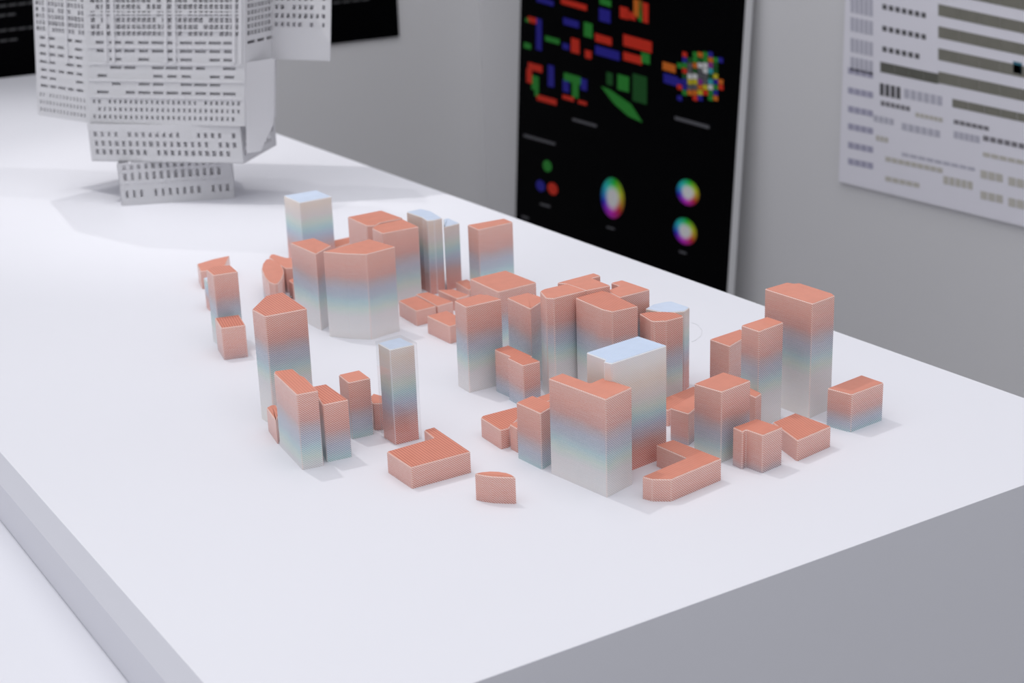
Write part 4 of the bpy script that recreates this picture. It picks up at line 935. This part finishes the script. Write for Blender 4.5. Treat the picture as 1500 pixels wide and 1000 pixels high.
    ('sand', [(-2.0123, 0.7351), (-1.9967, 0.7354), (-1.9961, 0.7267), (-2.0117, 0.7265)]),
    ('sand', [(-1.995, 0.7354), (-1.9795, 0.7356), (-1.9789, 0.727), (-1.9944, 0.7268)]),
    ('sand', [(-1.9778, 0.7357), (-1.9625, 0.7359), (-1.9619, 0.7273), (-1.9772, 0.7271)]),
    ('sand', [(-1.9066, 0.7597), (-1.8947, 0.7598), (-1.8936, 0.7456), (-1.9056, 0.7454)]),
    ('sand', [(-1.8925, 0.7598), (-1.8806, 0.7599), (-1.8795, 0.7458), (-1.8914, 0.7456)]),
    ('sand', [(-1.8785, 0.7599), (-1.8667, 0.76), (-1.8656, 0.7459), (-1.8774, 0.7458)]),
    ('sand', [(-1.8646, 0.76), (-1.8529, 0.7601), (-1.8518, 0.7461), (-1.8635, 0.746)]),
    ('sand', [(-1.8508, 0.7602), (-1.8392, 0.7603), (-1.838, 0.7463), (-1.8496, 0.7461)]),
    ('ink soft', [(-1.8903, 0.8634), (-1.8787, 0.8632), (-1.8781, 0.8559), (-1.8897, 0.8561)]),
    ('ink soft', [(-1.8766, 0.8631), (-1.865, 0.8629), (-1.8644, 0.8556), (-1.876, 0.8558)]),
    ('ink soft', [(-1.8629, 0.8628), (-1.8515, 0.8626), (-1.8509, 0.8553), (-1.8623, 0.8556)]),
    ('ink soft', [(-1.8494, 0.8626), (-1.838, 0.8623), (-1.8374, 0.8551), (-1.8488, 0.8553)]),
    ('ink soft', [(-1.836, 0.8623), (-1.8247, 0.862), (-1.8241, 0.8548), (-1.8354, 0.855)]),
    ('ink soft', [(-1.8226, 0.862), (-1.8115, 0.8618), (-1.8109, 0.8546), (-1.822, 0.8548)]),
    ('mist', [(-1.889, 0.8434), (-1.8784, 0.8432), (-1.8774, 0.831), (-1.8881, 0.8311)]),
    ('mist', [(-1.8768, 0.8432), (-1.8662, 0.8431), (-1.8652, 0.8308), (-1.8758, 0.831)]),
    ('mist', [(-1.8646, 0.843), (-1.8541, 0.8429), (-1.8531, 0.8307), (-1.8636, 0.8308)]),
    ('mist', [(-1.8525, 0.8428), (-1.842, 0.8427), (-1.841, 0.8306), (-1.8515, 0.8307)]),
    ('mist', [(-1.8405, 0.8427), (-1.8301, 0.8425), (-1.8291, 0.8304), (-1.8395, 0.8305)]),
    ('ink soft', [(-1.8229, 0.8453), (-1.8102, 0.8451), (-1.8094, 0.8363), (-1.8221, 0.8365)]),
    ('ink soft', [(-1.8071, 0.8451), (-1.7946, 0.8448), (-1.7938, 0.8361), (-1.8064, 0.8363)]),
    ('ink soft', [(-1.7915, 0.8448), (-1.7791, 0.8446), (-1.7783, 0.8359), (-1.7908, 0.836)]),
    ('ink soft', [(-1.7761, 0.8445), (-1.7638, 0.8444), (-1.763, 0.8357), (-1.7753, 0.8358)]),
    ('ink soft', [(-1.7608, 0.8443), (-1.7486, 0.8441), (-1.7478, 0.8355), (-1.76, 0.8356)]),
    ('ink soft', [(-1.7456, 0.8441), (-1.7335, 0.8439), (-1.7327, 0.8353), (-1.7448, 0.8354)]),
    ('ink soft', [(-1.7306, 0.8438), (-1.7186, 0.8436), (-1.7178, 0.8351), (-1.7298, 0.8352)]),
    ('ink soft', [(-1.7157, 0.8436), (-1.7038, 0.8434), (-1.703, 0.8349), (-1.7149, 0.835)]),
    ('ink soft', [(-1.7009, 0.8433), (-1.6892, 0.8431), (-1.6883, 0.8347), (-1.7001, 0.8348)]),
    ('ink soft', [(-1.6863, 0.8431), (-1.6746, 0.8429), (-1.6738, 0.8345), (-1.6855, 0.8346)]),
    ('ink soft', [(-1.6718, 0.8429), (-1.6603, 0.8427), (-1.6594, 0.8343), (-1.671, 0.8344)]),
    ('ink soft', [(-1.6575, 0.8426), (-1.646, 0.8425), (-1.6451, 0.8341), (-1.6566, 0.8342)]),
    ('ink soft', [(-1.6432, 0.8424), (-1.6318, 0.8422), (-1.631, 0.8339), (-1.6424, 0.834)]),
    ('ink soft', [(-1.6291, 0.8422), (-1.6178, 0.842), (-1.617, 0.8337), (-1.6282, 0.8338)]),
    ('sand', [(-1.8209, 0.8163), (-1.8046, 0.8162), (-1.804, 0.809), (-1.8203, 0.8091)]),
    ('sand', [(-1.8026, 0.8162), (-1.7864, 0.8161), (-1.7858, 0.8089), (-1.8019, 0.809)]),
    ('sand', [(-1.7844, 0.8161), (-1.7684, 0.8159), (-1.7677, 0.8088), (-1.7837, 0.8089)]),
    ('sand', [(-1.7664, 0.8159), (-1.7506, 0.8158), (-1.7499, 0.8087), (-1.7657, 0.8088)]),
    ('sand', [(-1.7486, 0.8158), (-1.7329, 0.8157), (-1.7323, 0.8086), (-1.7479, 0.8087)]),
    ('sand', [(-1.731, 0.8157), (-1.7155, 0.8155), (-1.7148, 0.8085), (-1.7303, 0.8086)]),
    ('sand', [(-1.7135, 0.8155), (-1.6982, 0.8154), (-1.6975, 0.8084), (-1.7129, 0.8085)]),
    ('sand', [(-1.6963, 0.8154), (-1.6811, 0.8153), (-1.6805, 0.8083), (-1.6956, 0.8084)]),
    ('sand', [(-1.6792, 0.8153), (-1.6642, 0.8151), (-1.6636, 0.8082), (-1.6786, 0.8083)]),
    ('sand', [(-1.6624, 0.8151), (-1.6475, 0.815), (-1.6468, 0.8081), (-1.6617, 0.8082)]),
    ('sand', [(-1.6457, 0.815), (-1.631, 0.8149), (-1.6303, 0.808), (-1.645, 0.8081)]),
    ('sand', [(-1.6291, 0.8149), (-1.6146, 0.8148), (-1.6139, 0.8079), (-1.6284, 0.808)]),
    ('sand', [(-1.8234, 0.7843), (-1.8083, 0.7843), (-1.8071, 0.7706), (-1.8223, 0.7705)]),
    ('sand', [(-1.8062, 0.7843), (-1.7912, 0.7844), (-1.7901, 0.7707), (-1.8051, 0.7706)]),
    ('sand', [(-1.7892, 0.7844), (-1.7744, 0.7844), (-1.7732, 0.7708), (-1.788, 0.7707)]),
    ('sand', [(-1.8204, 0.7476), (-1.8052, 0.7478), (-1.804, 0.7339), (-1.8192, 0.7337)]),
    ('sand', [(-1.8031, 0.7478), (-1.7881, 0.748), (-1.7869, 0.7342), (-1.8019, 0.7339)]),
    ('sand', [(-1.7861, 0.748), (-1.7712, 0.7482), (-1.77, 0.7345), (-1.7849, 0.7342)]),
    ('sand', [(-1.7622, 0.7829), (-1.7465, 0.7829), (-1.7452, 0.7686), (-1.7609, 0.7685)]),
    ('sand', [(-1.7445, 0.7829), (-1.729, 0.783), (-1.7276, 0.7687), (-1.7432, 0.7686)]),
    ('sand', [(-1.727, 0.783), (-1.7116, 0.783), (-1.7103, 0.7688), (-1.7257, 0.7687)]),
    ('sand', [(-1.7097, 0.783), (-1.6945, 0.7831), (-1.6931, 0.769), (-1.7083, 0.7689)]),
    ('sand', [(-1.6925, 0.7831), (-1.6775, 0.7831), (-1.6761, 0.7691), (-1.6912, 0.769)]),
    ('sand', [(-1.6756, 0.7831), (-1.6607, 0.7831), (-1.6593, 0.7692), (-1.6742, 0.7691)]),
    ('sand', [(-1.6588, 0.7831), (-1.6441, 0.7832), (-1.6427, 0.7693), (-1.6574, 0.7692)]),
    ('sand', [(-1.6422, 0.7832), (-1.6276, 0.7832), (-1.6262, 0.7694), (-1.6408, 0.7693)]),
    ('sand', [(-1.6258, 0.7832), (-1.6113, 0.7833), (-1.6099, 0.7695), (-1.6244, 0.7694)]),
    ('sand', [(-1.759, 0.7468), (-1.7432, 0.7471), (-1.7419, 0.7326), (-1.7577, 0.7324)]),
    ('sand', [(-1.7412, 0.7471), (-1.7257, 0.7473), (-1.7243, 0.7329), (-1.7399, 0.7327)]),
    ('sand', [(-1.7237, 0.7473), (-1.7083, 0.7475), (-1.7069, 0.7332), (-1.7224, 0.733)]),
    ('sand', [(-1.7063, 0.7475), (-1.6911, 0.7477), (-1.6897, 0.7335), (-1.705, 0.7333)]),
    ('sand', [(-1.6892, 0.7478), (-1.6741, 0.748), (-1.6727, 0.7338), (-1.6878, 0.7336)]),
    ('sand', [(-1.6722, 0.748), (-1.6572, 0.7482), (-1.6558, 0.7341), (-1.6708, 0.7339)]),
    ('sand', [(-1.6554, 0.7482), (-1.6406, 0.7484), (-1.6392, 0.7344), (-1.654, 0.7342)]),
    ('sand', [(-1.6387, 0.7484), (-1.6241, 0.7486), (-1.6227, 0.7347), (-1.6373, 0.7345)]),
    ('sand', [(-1.6222, 0.7486), (-1.6078, 0.7488), (-1.6063, 0.735), (-1.6208, 0.7348)]),
    ('mist', [(-2.0129, 0.8401), (-1.9995, 0.8399), (-1.9987, 0.8272), (-2.012, 0.8274)]),
    ('mist', [(-1.9967, 0.8399), (-1.9834, 0.8397), (-1.9826, 0.8271), (-1.9958, 0.8272)]),
    ('mist', [(-1.9806, 0.8397), (-1.9675, 0.8395), (-1.9666, 0.8269), (-1.9797, 0.827)]),
    ('mist', [(-1.9647, 0.8394), (-1.9517, 0.8393), (-1.9508, 0.8267), (-1.9638, 0.8269)]),
    ('mist', [(-1.9489, 0.8392), (-1.936, 0.839), (-1.9351, 0.8266), (-1.948, 0.8267)]),
    ('mist', [(-1.9333, 0.839), (-1.9205, 0.8388), (-1.9196, 0.8264), (-1.9324, 0.8265)]),
    ('mist', [(-2.0093, 0.7855), (-1.9917, 0.7855), (-1.9913, 0.7796), (-2.0089, 0.7795)]),
    ('mist', [(-1.9889, 0.7855), (-1.9715, 0.7856), (-1.9711, 0.7796), (-1.9885, 0.7796)]),
    ('mist', [(-1.9687, 0.7856), (-1.9515, 0.7856), (-1.9511, 0.7797), (-1.9683, 0.7796)]),
    ('mist', [(-1.9488, 0.7856), (-1.9318, 0.7856), (-1.9314, 0.7797), (-1.9483, 0.7797)]),
    ('mist', [(-1.929, 0.7856), (-1.9123, 0.7856), (-1.9118, 0.7798), (-1.9286, 0.7797)]),
    ('mist', [(-1.9095, 0.7856), (-1.893, 0.7857), (-1.8925, 0.7799), (-1.9091, 0.7798)]),
    ('mist', [(-1.8903, 0.7857), (-1.8739, 0.7857), (-1.8734, 0.7799), (-1.8898, 0.7799)]),
    ('mist', [(-1.8712, 0.7857), (-1.855, 0.7857), (-1.8545, 0.78), (-1.8707, 0.7799)]),
    ('mist', [(-1.8523, 0.7857), (-1.8363, 0.7858), (-1.8358, 0.78), (-1.8519, 0.78)]),
    ('teal', [(-1.7694, 0.9789), (-1.7508, 0.9774), (-1.7491, 0.9583), (-1.7677, 0.9597)])]
TEXT_LINES = [[(0.6828, 1.0607), (0.6989, 1.0613), (0.6982, 1.0564), (0.6821, 1.0559)], [(0.7023, 1.0612), (0.7185, 1.0617), (0.7177, 1.0569), (0.7016, 1.0563)], [(0.7219, 1.0617), (0.7382, 1.0622), (0.7374, 1.0573), (0.7212, 1.0568)], [(0.7416, 1.0621), (0.758, 1.0627), (0.7573, 1.0578), (0.7409, 1.0572)], [(0.7615, 1.0626), (0.7779, 1.0632), (0.7772, 1.0582), (0.7608, 1.0577)], [(0.7814, 1.0631), (0.798, 1.0636), (0.7973, 1.0587), (0.7807, 1.0582)], [(0.8015, 1.0636), (0.8181, 1.0641), (0.8174, 1.0592), (0.8008, 1.0586)], [(0.8217, 1.064), (0.8384, 1.0646), (0.8377, 1.0596), (0.821, 1.0591)], [(0.842, 1.0645), (0.8588, 1.0651), (0.8581, 1.0601), (0.8413, 1.0596)], [(0.8624, 1.065), (0.8794, 1.0656), (0.8787, 1.0606), (0.8617, 1.06)], [(0.883, 1.0655), (0.9, 1.0661), (0.8994, 1.0611), (0.8823, 1.0605)], [(0.9037, 1.066), (0.9208, 1.0666), (0.9202, 1.0616), (0.903, 1.061)], [(0.9245, 1.0665), (0.9417, 1.0671), (0.9411, 1.062), (0.9238, 1.0615)], [(0.9454, 1.067), (0.9628, 1.0676), (0.9621, 1.0625), (0.9448, 1.062)], [(0.9665, 1.0675), (0.984, 1.0681), (0.9833, 1.063), (0.9658, 1.0624)], [(0.6816, 1.0524), (0.6974, 1.0529), (0.6967, 1.0481), (0.6808, 1.0476)], [(0.7009, 1.0528), (0.7168, 1.0534), (0.7161, 1.0485), (0.7001, 1.048)], [(0.7203, 1.0533), (0.7364, 1.0538), (0.7356, 1.0489), (0.7196, 1.0484)], [(0.7398, 1.0537), (0.756, 1.0543), (0.7553, 1.0493), (0.7391, 1.0488)], [(0.7595, 1.0542), (0.7757, 1.0547), (0.775, 1.0498), (0.7588, 1.0493)], [(0.7793, 1.0546), (0.7956, 1.0552), (0.7949, 1.0502), (0.7785, 1.0497)], [(0.7991, 1.0551), (0.8156, 1.0556), (0.8149, 1.0507), (0.7984, 1.0501)], [(0.8191, 1.0555), (0.8357, 1.0561), (0.835, 1.0511), (0.8184, 1.0506)], [(0.8393, 1.056), (0.8559, 1.0565), (0.8552, 1.0515), (0.8386, 1.051)], [(0.8595, 1.0564), (0.8763, 1.057), (0.8756, 1.052), (0.8588, 1.0515)], [(0.8799, 1.0569), (0.8967, 1.0574), (0.896, 1.0524), (0.8792, 1.0519)], [(0.9004, 1.0574), (0.9173, 1.0579), (0.9166, 1.0529), (0.8997, 1.0523)], [(0.921, 1.0578), (0.938, 1.0584), (0.9373, 1.0533), (0.9203, 1.0528)], [(0.9417, 1.0583), (0.9589, 1.0589), (0.9582, 1.0538), (0.941, 1.0533)], [(0.9626, 1.0588), (0.9798, 1.0593), (0.9792, 1.0543), (0.9619, 1.0537)], [(0.679, 1.0357), (0.6951, 1.0362), (0.6944, 1.0313), (0.6783, 1.0309)], [(0.6985, 1.0361), (0.7147, 1.0366), (0.714, 1.0317), (0.6978, 1.0312)], [(0.7182, 1.0365), (0.7344, 1.037), (0.7337, 1.0321), (0.7174, 1.0316)], [(0.7379, 1.0369), (0.7543, 1.0374), (0.7535, 1.0325), (0.7372, 1.032)], [(0.7578, 1.0373), (0.7742, 1.0378), (0.7735, 1.0329), (0.757, 1.0324)], [(0.7777, 1.0377), (0.7943, 1.0382), (0.7936, 1.0333), (0.777, 1.0328)], [(0.7978, 1.0381), (0.8145, 1.0386), (0.8138, 1.0337), (0.7971, 1.0332)], [(0.8181, 1.0385), (0.8348, 1.039), (0.8341, 1.0341), (0.8174, 1.0336)], [(0.8384, 1.039), (0.8553, 1.0395), (0.8546, 1.0345), (0.8377, 1.034)], [(0.8589, 1.0394), (0.8758, 1.0399), (0.8751, 1.0349), (0.8582, 1.0344)], [(0.8795, 1.0398), (0.8965, 1.0403), (0.8958, 1.0353), (0.8788, 1.0348)], [(0.9002, 1.0402), (0.9173, 1.0407), (0.9167, 1.0357), (0.8995, 1.0352)], [(0.921, 1.0406), (0.9383, 1.0411), (0.9376, 1.0361), (0.9203, 1.0356)], [(0.942, 1.041), (0.9594, 1.0416), (0.9587, 1.0365), (0.9413, 1.036)], [(0.9631, 1.0415), (0.9806, 1.042), (0.9799, 1.0369), (0.9624, 1.0364)], [(0.676, 1.0162), (0.692, 1.0167), (0.6912, 1.0118), (0.6753, 1.0114)], [(0.6954, 1.0166), (0.7114, 1.017), (0.7107, 1.0121), (0.6947, 1.0117)], [(0.7149, 1.0169), (0.7309, 1.0173), (0.7302, 1.0124), (0.7141, 1.012)], [(0.7344, 1.0172), (0.7506, 1.0177), (0.7499, 1.0128), (0.7337, 1.0123)], [(0.7541, 1.0176), (0.7704, 1.018), (0.7697, 1.0131), (0.7534, 1.0126)], [(0.7739, 1.0179), (0.7903, 1.0184), (0.7896, 1.0134), (0.7732, 1.013)], [(0.7938, 1.0183), (0.8103, 1.0187), (0.8096, 1.0137), (0.7931, 1.0133)], [(0.8139, 1.0186), (0.8305, 1.0191), (0.8298, 1.0141), (0.8132, 1.0136)], [(0.8341, 1.019), (0.8507, 1.0194), (0.85, 1.0144), (0.8333, 1.014)], [(0.8543, 1.0193), (0.8711, 1.0198), (0.8704, 1.0147), (0.8536, 1.0143)], [(0.8747, 1.0197), (0.8916, 1.0201), (0.8909, 1.0151), (0.874, 1.0146)], [(0.8953, 1.02), (0.9122, 1.0205), (0.9116, 1.0154), (0.8946, 1.015)], [(0.9159, 1.0204), (0.933, 1.0208), (0.9323, 1.0158), (0.9152, 1.0153)], [(0.6713, 0.9855), (0.6875, 0.9859), (0.6867, 0.9809), (0.6706, 0.9806)], [(0.6909, 0.9857), (0.7071, 0.9861), (0.7064, 0.9812), (0.6902, 0.9808)], [(0.7106, 0.986), (0.7269, 0.9864), (0.7262, 0.9814), (0.7098, 0.981)], [(0.7304, 0.9862), (0.7468, 0.9866), (0.7461, 0.9816), (0.7296, 0.9813)], [(0.7503, 0.9865), (0.7668, 0.9869), (0.7661, 0.9819), (0.7496, 0.9815)], [(0.7703, 0.9867), (0.7869, 0.9871), (0.7862, 0.9821), (0.7696, 0.9818)], [(0.7905, 0.987), (0.8072, 0.9874), (0.8065, 0.9824), (0.7898, 0.982)], [(0.8108, 0.9872), (0.8276, 0.9876), (0.8269, 0.9826), (0.81, 0.9822)], [(0.8312, 0.9875), (0.8481, 0.9879), (0.8474, 0.9828), (0.8304, 0.9825)], [(0.8517, 0.9878), (0.8687, 0.9881), (0.868, 0.9831), (0.851, 0.9827)], [(0.8723, 0.988), (0.8894, 0.9884), (0.8887, 0.9833), (0.8716, 0.983)], [(0.8931, 0.9883), (0.9103, 0.9887), (0.9096, 0.9836), (0.8924, 0.9832)], [(0.914, 0.9885), (0.9313, 0.9889), (0.9306, 0.9838), (0.9133, 0.9835)], [(0.935, 0.9888), (0.9525, 0.9892), (0.9518, 0.9841), (0.9343, 0.9837)], [(0.9562, 0.9891), (0.9737, 0.9895), (0.973, 0.9843), (0.9555, 0.984)], [(0.6681, 0.9644), (0.6844, 0.9648), (0.6837, 0.9598), (0.6674, 0.9595)], [(0.6879, 0.9646), (0.7042, 0.9649), (0.7035, 0.96), (0.6871, 0.9597)], [(0.7077, 0.9648), (0.7242, 0.9651), (0.7234, 0.9602), (0.7069, 0.9599)], [(0.7276, 0.965), (0.7442, 0.9653), (0.7435, 0.9603), (0.7269, 0.96)], [(0.7477, 0.9652), (0.7644, 0.9655), (0.7637, 0.9605), (0.747, 0.9602)], [(0.7679, 0.9654), (0.7847, 0.9657), (0.784, 0.9607), (0.7672, 0.9604)], [(0.7882, 0.9656), (0.8051, 0.9659), (0.8044, 0.9609), (0.7875, 0.9606)], [(0.8087, 0.9658), (0.8257, 0.9661), (0.8249, 0.961), (0.808, 0.9607)], [(0.8292, 0.9659), (0.8463, 0.9663), (0.8456, 0.9612), (0.8285, 0.9609)], [(0.8499, 0.9661), (0.8671, 0.9665), (0.8664, 0.9614), (0.8492, 0.9611)], [(0.8708, 0.9663), (0.888, 0.9667), (0.8874, 0.9616), (0.8701, 0.9613)], [(0.8917, 0.9665), (0.9091, 0.9669), (0.9084, 0.9618), (0.891, 0.9614)], [(0.9128, 0.9667), (0.9303, 0.9671), (0.9296, 0.962), (0.9121, 0.9616)], [(1.6967, 0.9776), (1.7179, 0.978), (1.7175, 0.9723), (1.6962, 0.9719)], [(1.7226, 0.9778), (1.744, 0.9782), (1.7436, 0.9725), (1.7222, 0.9721)], [(1.7487, 0.9781), (1.7702, 0.9785), (1.7698, 0.9728), (1.7483, 0.9724)], [(1.7749, 0.9784), (1.7967, 0.9788), (1.7963, 0.973), (1.7745, 0.9726)], [(1.6981, 0.997), (1.7216, 0.9975), (1.7211, 0.9918), (1.6977, 0.9914)], [(1.7262, 0.9974), (1.7498, 0.9979), (1.7494, 0.9922), (1.7258, 0.9917)], [(1.7544, 0.9977), (1.7782, 0.9982), (1.7778, 0.9925), (1.754, 0.992)], [(1.7829, 0.9981), (1.8069, 0.9986), (1.8065, 0.9928), (1.7825, 0.9923)], [(1.8116, 0.9984), (1.8357, 0.9989), (1.8353, 0.9932), (1.8112, 0.9927)], [(1.8405, 0.9988), (1.8648, 0.9993), (1.8644, 0.9935), (1.8401, 0.993)], [(1.6994, 1.0132), (1.7228, 1.0137), (1.7224, 1.0081), (1.6989, 1.0075)], [(1.7275, 1.0136), (1.7511, 1.0141), (1.7507, 1.0084), (1.727, 1.0079)], [(1.7557, 1.014), (1.7796, 1.0145), (1.7792, 1.0088), (1.7553, 1.0083)], [(1.7842, 1.0144), (1.8082, 1.015), (1.8078, 1.0092), (1.7838, 1.0087)], [(1.813, 1.0148), (1.8371, 1.0154), (1.8367, 1.0096), (1.8126, 1.0091)]]

# leaning board with colour studies
LEANB = 0.064
cosb = 1 / math.sqrt(1 + LEANB * LEANB)
BX0 = XW - 0.02 - LEANB * (0.45 + TOP)       # x of the printed face at floor level
bw0, bw1 = -3.2355, -2.413                   # printed face along -y
bm = (bw0 + bw1) / 2
board = thing('leaning_board', 'tall black board with red, green and blue colour studies leaning against the wall', 'poster', (BX0, -bm, 0.0))
def on_board(s, t_, off):
    # s along -y, t_ up the board, off out of its face
    return (t_ * LEANB * cosb - off * cosb, -(s - bm), t_ * cosb + off * LEANB * cosb)
def board_slab(name, s0, s1, t0, t1, o0, o1, m):
    V = [on_board(s, t_, o) for o in (o0, o1) for s, t_ in ((s0, t0), (s1, t0), (s1, t1), (s0, t1))]
    F = [(3, 2, 1, 0), (4, 5, 6, 7), (0, 1, 5, 4), (1, 2, 6, 5), (2, 3, 7, 6), (3, 0, 4, 7)]
    return mesh_obj(name, V, F, m, board)
board_slab('foam_core', bw0, bw1, 0.004, 1.30, -0.019, -0.0006, M_FOAM)
sheet = board_slab('printed_sheet', bw0 + 0.001, bw1 - 0.001, 0.005, 1.299, -0.0006, 0.0, M_BLACK)
def board_print(name, pts, m, off=0.0004):
    V = [on_board(s, t_, off) for s, t_ in pts]
    return mesh_obj(name, V, [tuple(range(len(pts)))[::-1]], m, sheet)
for col, pts in FIGURES:
    board_print('printed_shape', pts, INK[col])
for col, pts in CELLS:
    board_print('printed_square', pts, INK[col], 0.0006)
for col, pts in CAPTIONS:
    board_print('caption_line', pts, INK[col])
def disc(name, s, t_, a, b, m, off):
    pts = [(s + a * math.cos(q * math.pi / 16), t_ + b * math.sin(q * math.pi / 16)) for q in range(32)]
    V = [on_board(s, t_, off)] + [on_board(x, y, off) for x, y in pts]
    c = Vector(V[0])
    o = mesh_obj(name, [Vector(p) - c for p in V], [(0, 1 + (q + 1) % 32, 1 + q) for q in range(32)], m, sheet)
    o.location = c
    return o
for col, s, t_, a, b in DOTS:
    disc('printed_dot', s, t_, a, b, INK[col], 0.0004)
def wheel_material(a, b):
    k = NT('colour_wheel_print')
    s = k.n('ShaderNodeSeparateXYZ'); k.set(s.inputs[0], k.obj())
    x = k.math('DIVIDE', k.math('MULTIPLY', s.outputs[1], -1.0), a)
    y = k.math('DIVIDE', s.outputs[2], b)
    ang = k.math('ARCTAN2', x, y)
    hue = k.math('FRACT', k.math('ADD', k.math('DIVIDE', ang, -2 * math.pi), 1.36))
    r = k.math('SQRT', k.math('ADD', k.math('MULTIPLY', x, x), k.math('MULTIPLY', y, y)))
    hsv = k.n('ShaderNodeCombineColor', mode='HSV')
    k.set(hsv.inputs[0], hue)
    mr = k.n('ShaderNodeMapRange'); mr.inputs['From Min'].default_value = 0.35; mr.inputs['From Max'].default_value = 0.7
    k.set(mr.inputs['Value'], r)
    k.set(hsv.inputs[1], mr.outputs[0])
    mv = k.n('ShaderNodeMapRange'); mv.inputs['From Min'].default_value = 0.5; mv.inputs['From Max'].default_value = 1.0
    mv.inputs['To Min'].default_value = 0.85; mv.inputs['To Max'].default_value = 0.35
    k.set(mv.inputs['Value'], r)
    k.set(hsv.inputs[2], mv.outputs[0])
    k.set(k.p.inputs['Base Color'], hsv.outputs[0])
    k.p.inputs['Roughness'].default_value = 0.6
    return k.m
for s, t_, a, b in WHEELS:
    disc('colour_wheel', s, t_, a, b, wheel_material(a, b), 0.0005)

# white printed sheet on the right wall
ws = thing('white_poster', 'large white sheet printed with rows of grey photo strips on the right wall', 'poster', (XW - 0.004, 1.75, 0.703))
wz0, wz1, wy0, wy1 = 0.703, 1.55, 2.1695, 1.20
v, f = box_geo(-0.004, 0.0035, wy1 - 1.75, wy0 - 1.75, 0.0, wz1 - wz0)
paper = mesh_obj('printed_sheet', v, f, M_PAPER, ws)
for col, pts in STRIPS:
    V = [(-0.0045, -s - 1.75, z - 0.703) for s, z in pts]
    if min(p[1] for p in V) < wy1 - 1.75 + 0.01 or max(p[2] for p in V) > wz1 - wz0 - 0.01:
        continue
    mesh_obj('photo_strip' if col.startswith('olive') else 'printed_mark', V, [(3, 2, 1, 0)], INK[col], paper)

# black text poster on the back wall
bs = thing('black_poster', 'black text poster hanging on the back wall behind the lattice tower', 'poster', (1.2, YB - 0.004, 0.877))
v, f = box_geo(-0.75, 0.6745, -0.004, 0.0035, 0.0, 0.75)
paper = mesh_obj('printed_sheet', v, f, M_BLACK, bs)
for pts in TEXT_LINES:
    V = [(s - 1.2, -0.0045, z - 0.877) for s, z in pts]
    mesh_obj('text_word', V, [(3, 2, 1, 0)], INK['text'], paper)

# ------------------------------------------------------------------ small leftovers lying on the table
M_THREAD = simple('grey_thread', (196, 196, 200), 0.6)
def strand(name, pts, r, m):
    cu = bpy.data.curves.new(name, 'CURVE')
    cu.dimensions = '3D'; cu.bevel_depth = r; cu.bevel_resolution = 1; cu.resolution_u = 6
    sp = cu.splines.new('NURBS'); sp.use_endpoint_u = True; sp.order_u = 3
    sp.points.add(len(pts) - 1)
    for p, q in zip(sp.points, pts):
        p.co = (q[0], q[1], q[2], 1)
    tmp = bpy.data.objects.new(name + '_path', cu)
    C.objects.link(tmp)
    dg = bpy.context.evaluated_depsgraph_get()
    me = bpy.data.meshes.new_from_object(tmp.evaluated_get(dg))
    bpy.data.objects.remove(tmp); bpy.data.curves.remove(cu)
    me.name = name
    me.materials.clear(); me.materials.append(m)
    o = bpy.data.objects.new(name, me)
    C.objects.link(o)
    return o
o = strand('loose_thread', [(0.0076, 0.0278, 0.00015), (0.0076, 0.0164, 0.00015), (0.0, 0.0, 0.00015), (-0.0117, -0.0127, 0.00015), (-0.0246, -0.0198, 0.00015), (-0.0306, -0.0215, 0.00015)], 0.00013, M_THREAD)
o.location = (0.9512, 1.1635, TOP)
tag(o, 'fine grey thread curled on the table beside the rounded blue-roofed tower', 'thread')
o = strand('resin_curl', [(0.0034, 0.0, 0.0007), (0.00277, 0.00198, 0.00098), (0.0011, 0.00322, 0.00126), (-0.00097, 0.00326, 0.00154), (-0.00268, 0.00209, 0.00182), (-0.0034, 0.00014, 0.0021), (-0.00285, -0.00186, 0.00238), (-0.00124, -0.00317, 0.00266), (0.00083, -0.0033, 0.00294), (0.00259, -0.0022, 0.00322)], 0.0006, M_THREAD)
o.location = (0.6641, 1.5269, TOP)
tag(o, 'tiny pale resin curl lying behind the pointed-roof tower', 'scrap')
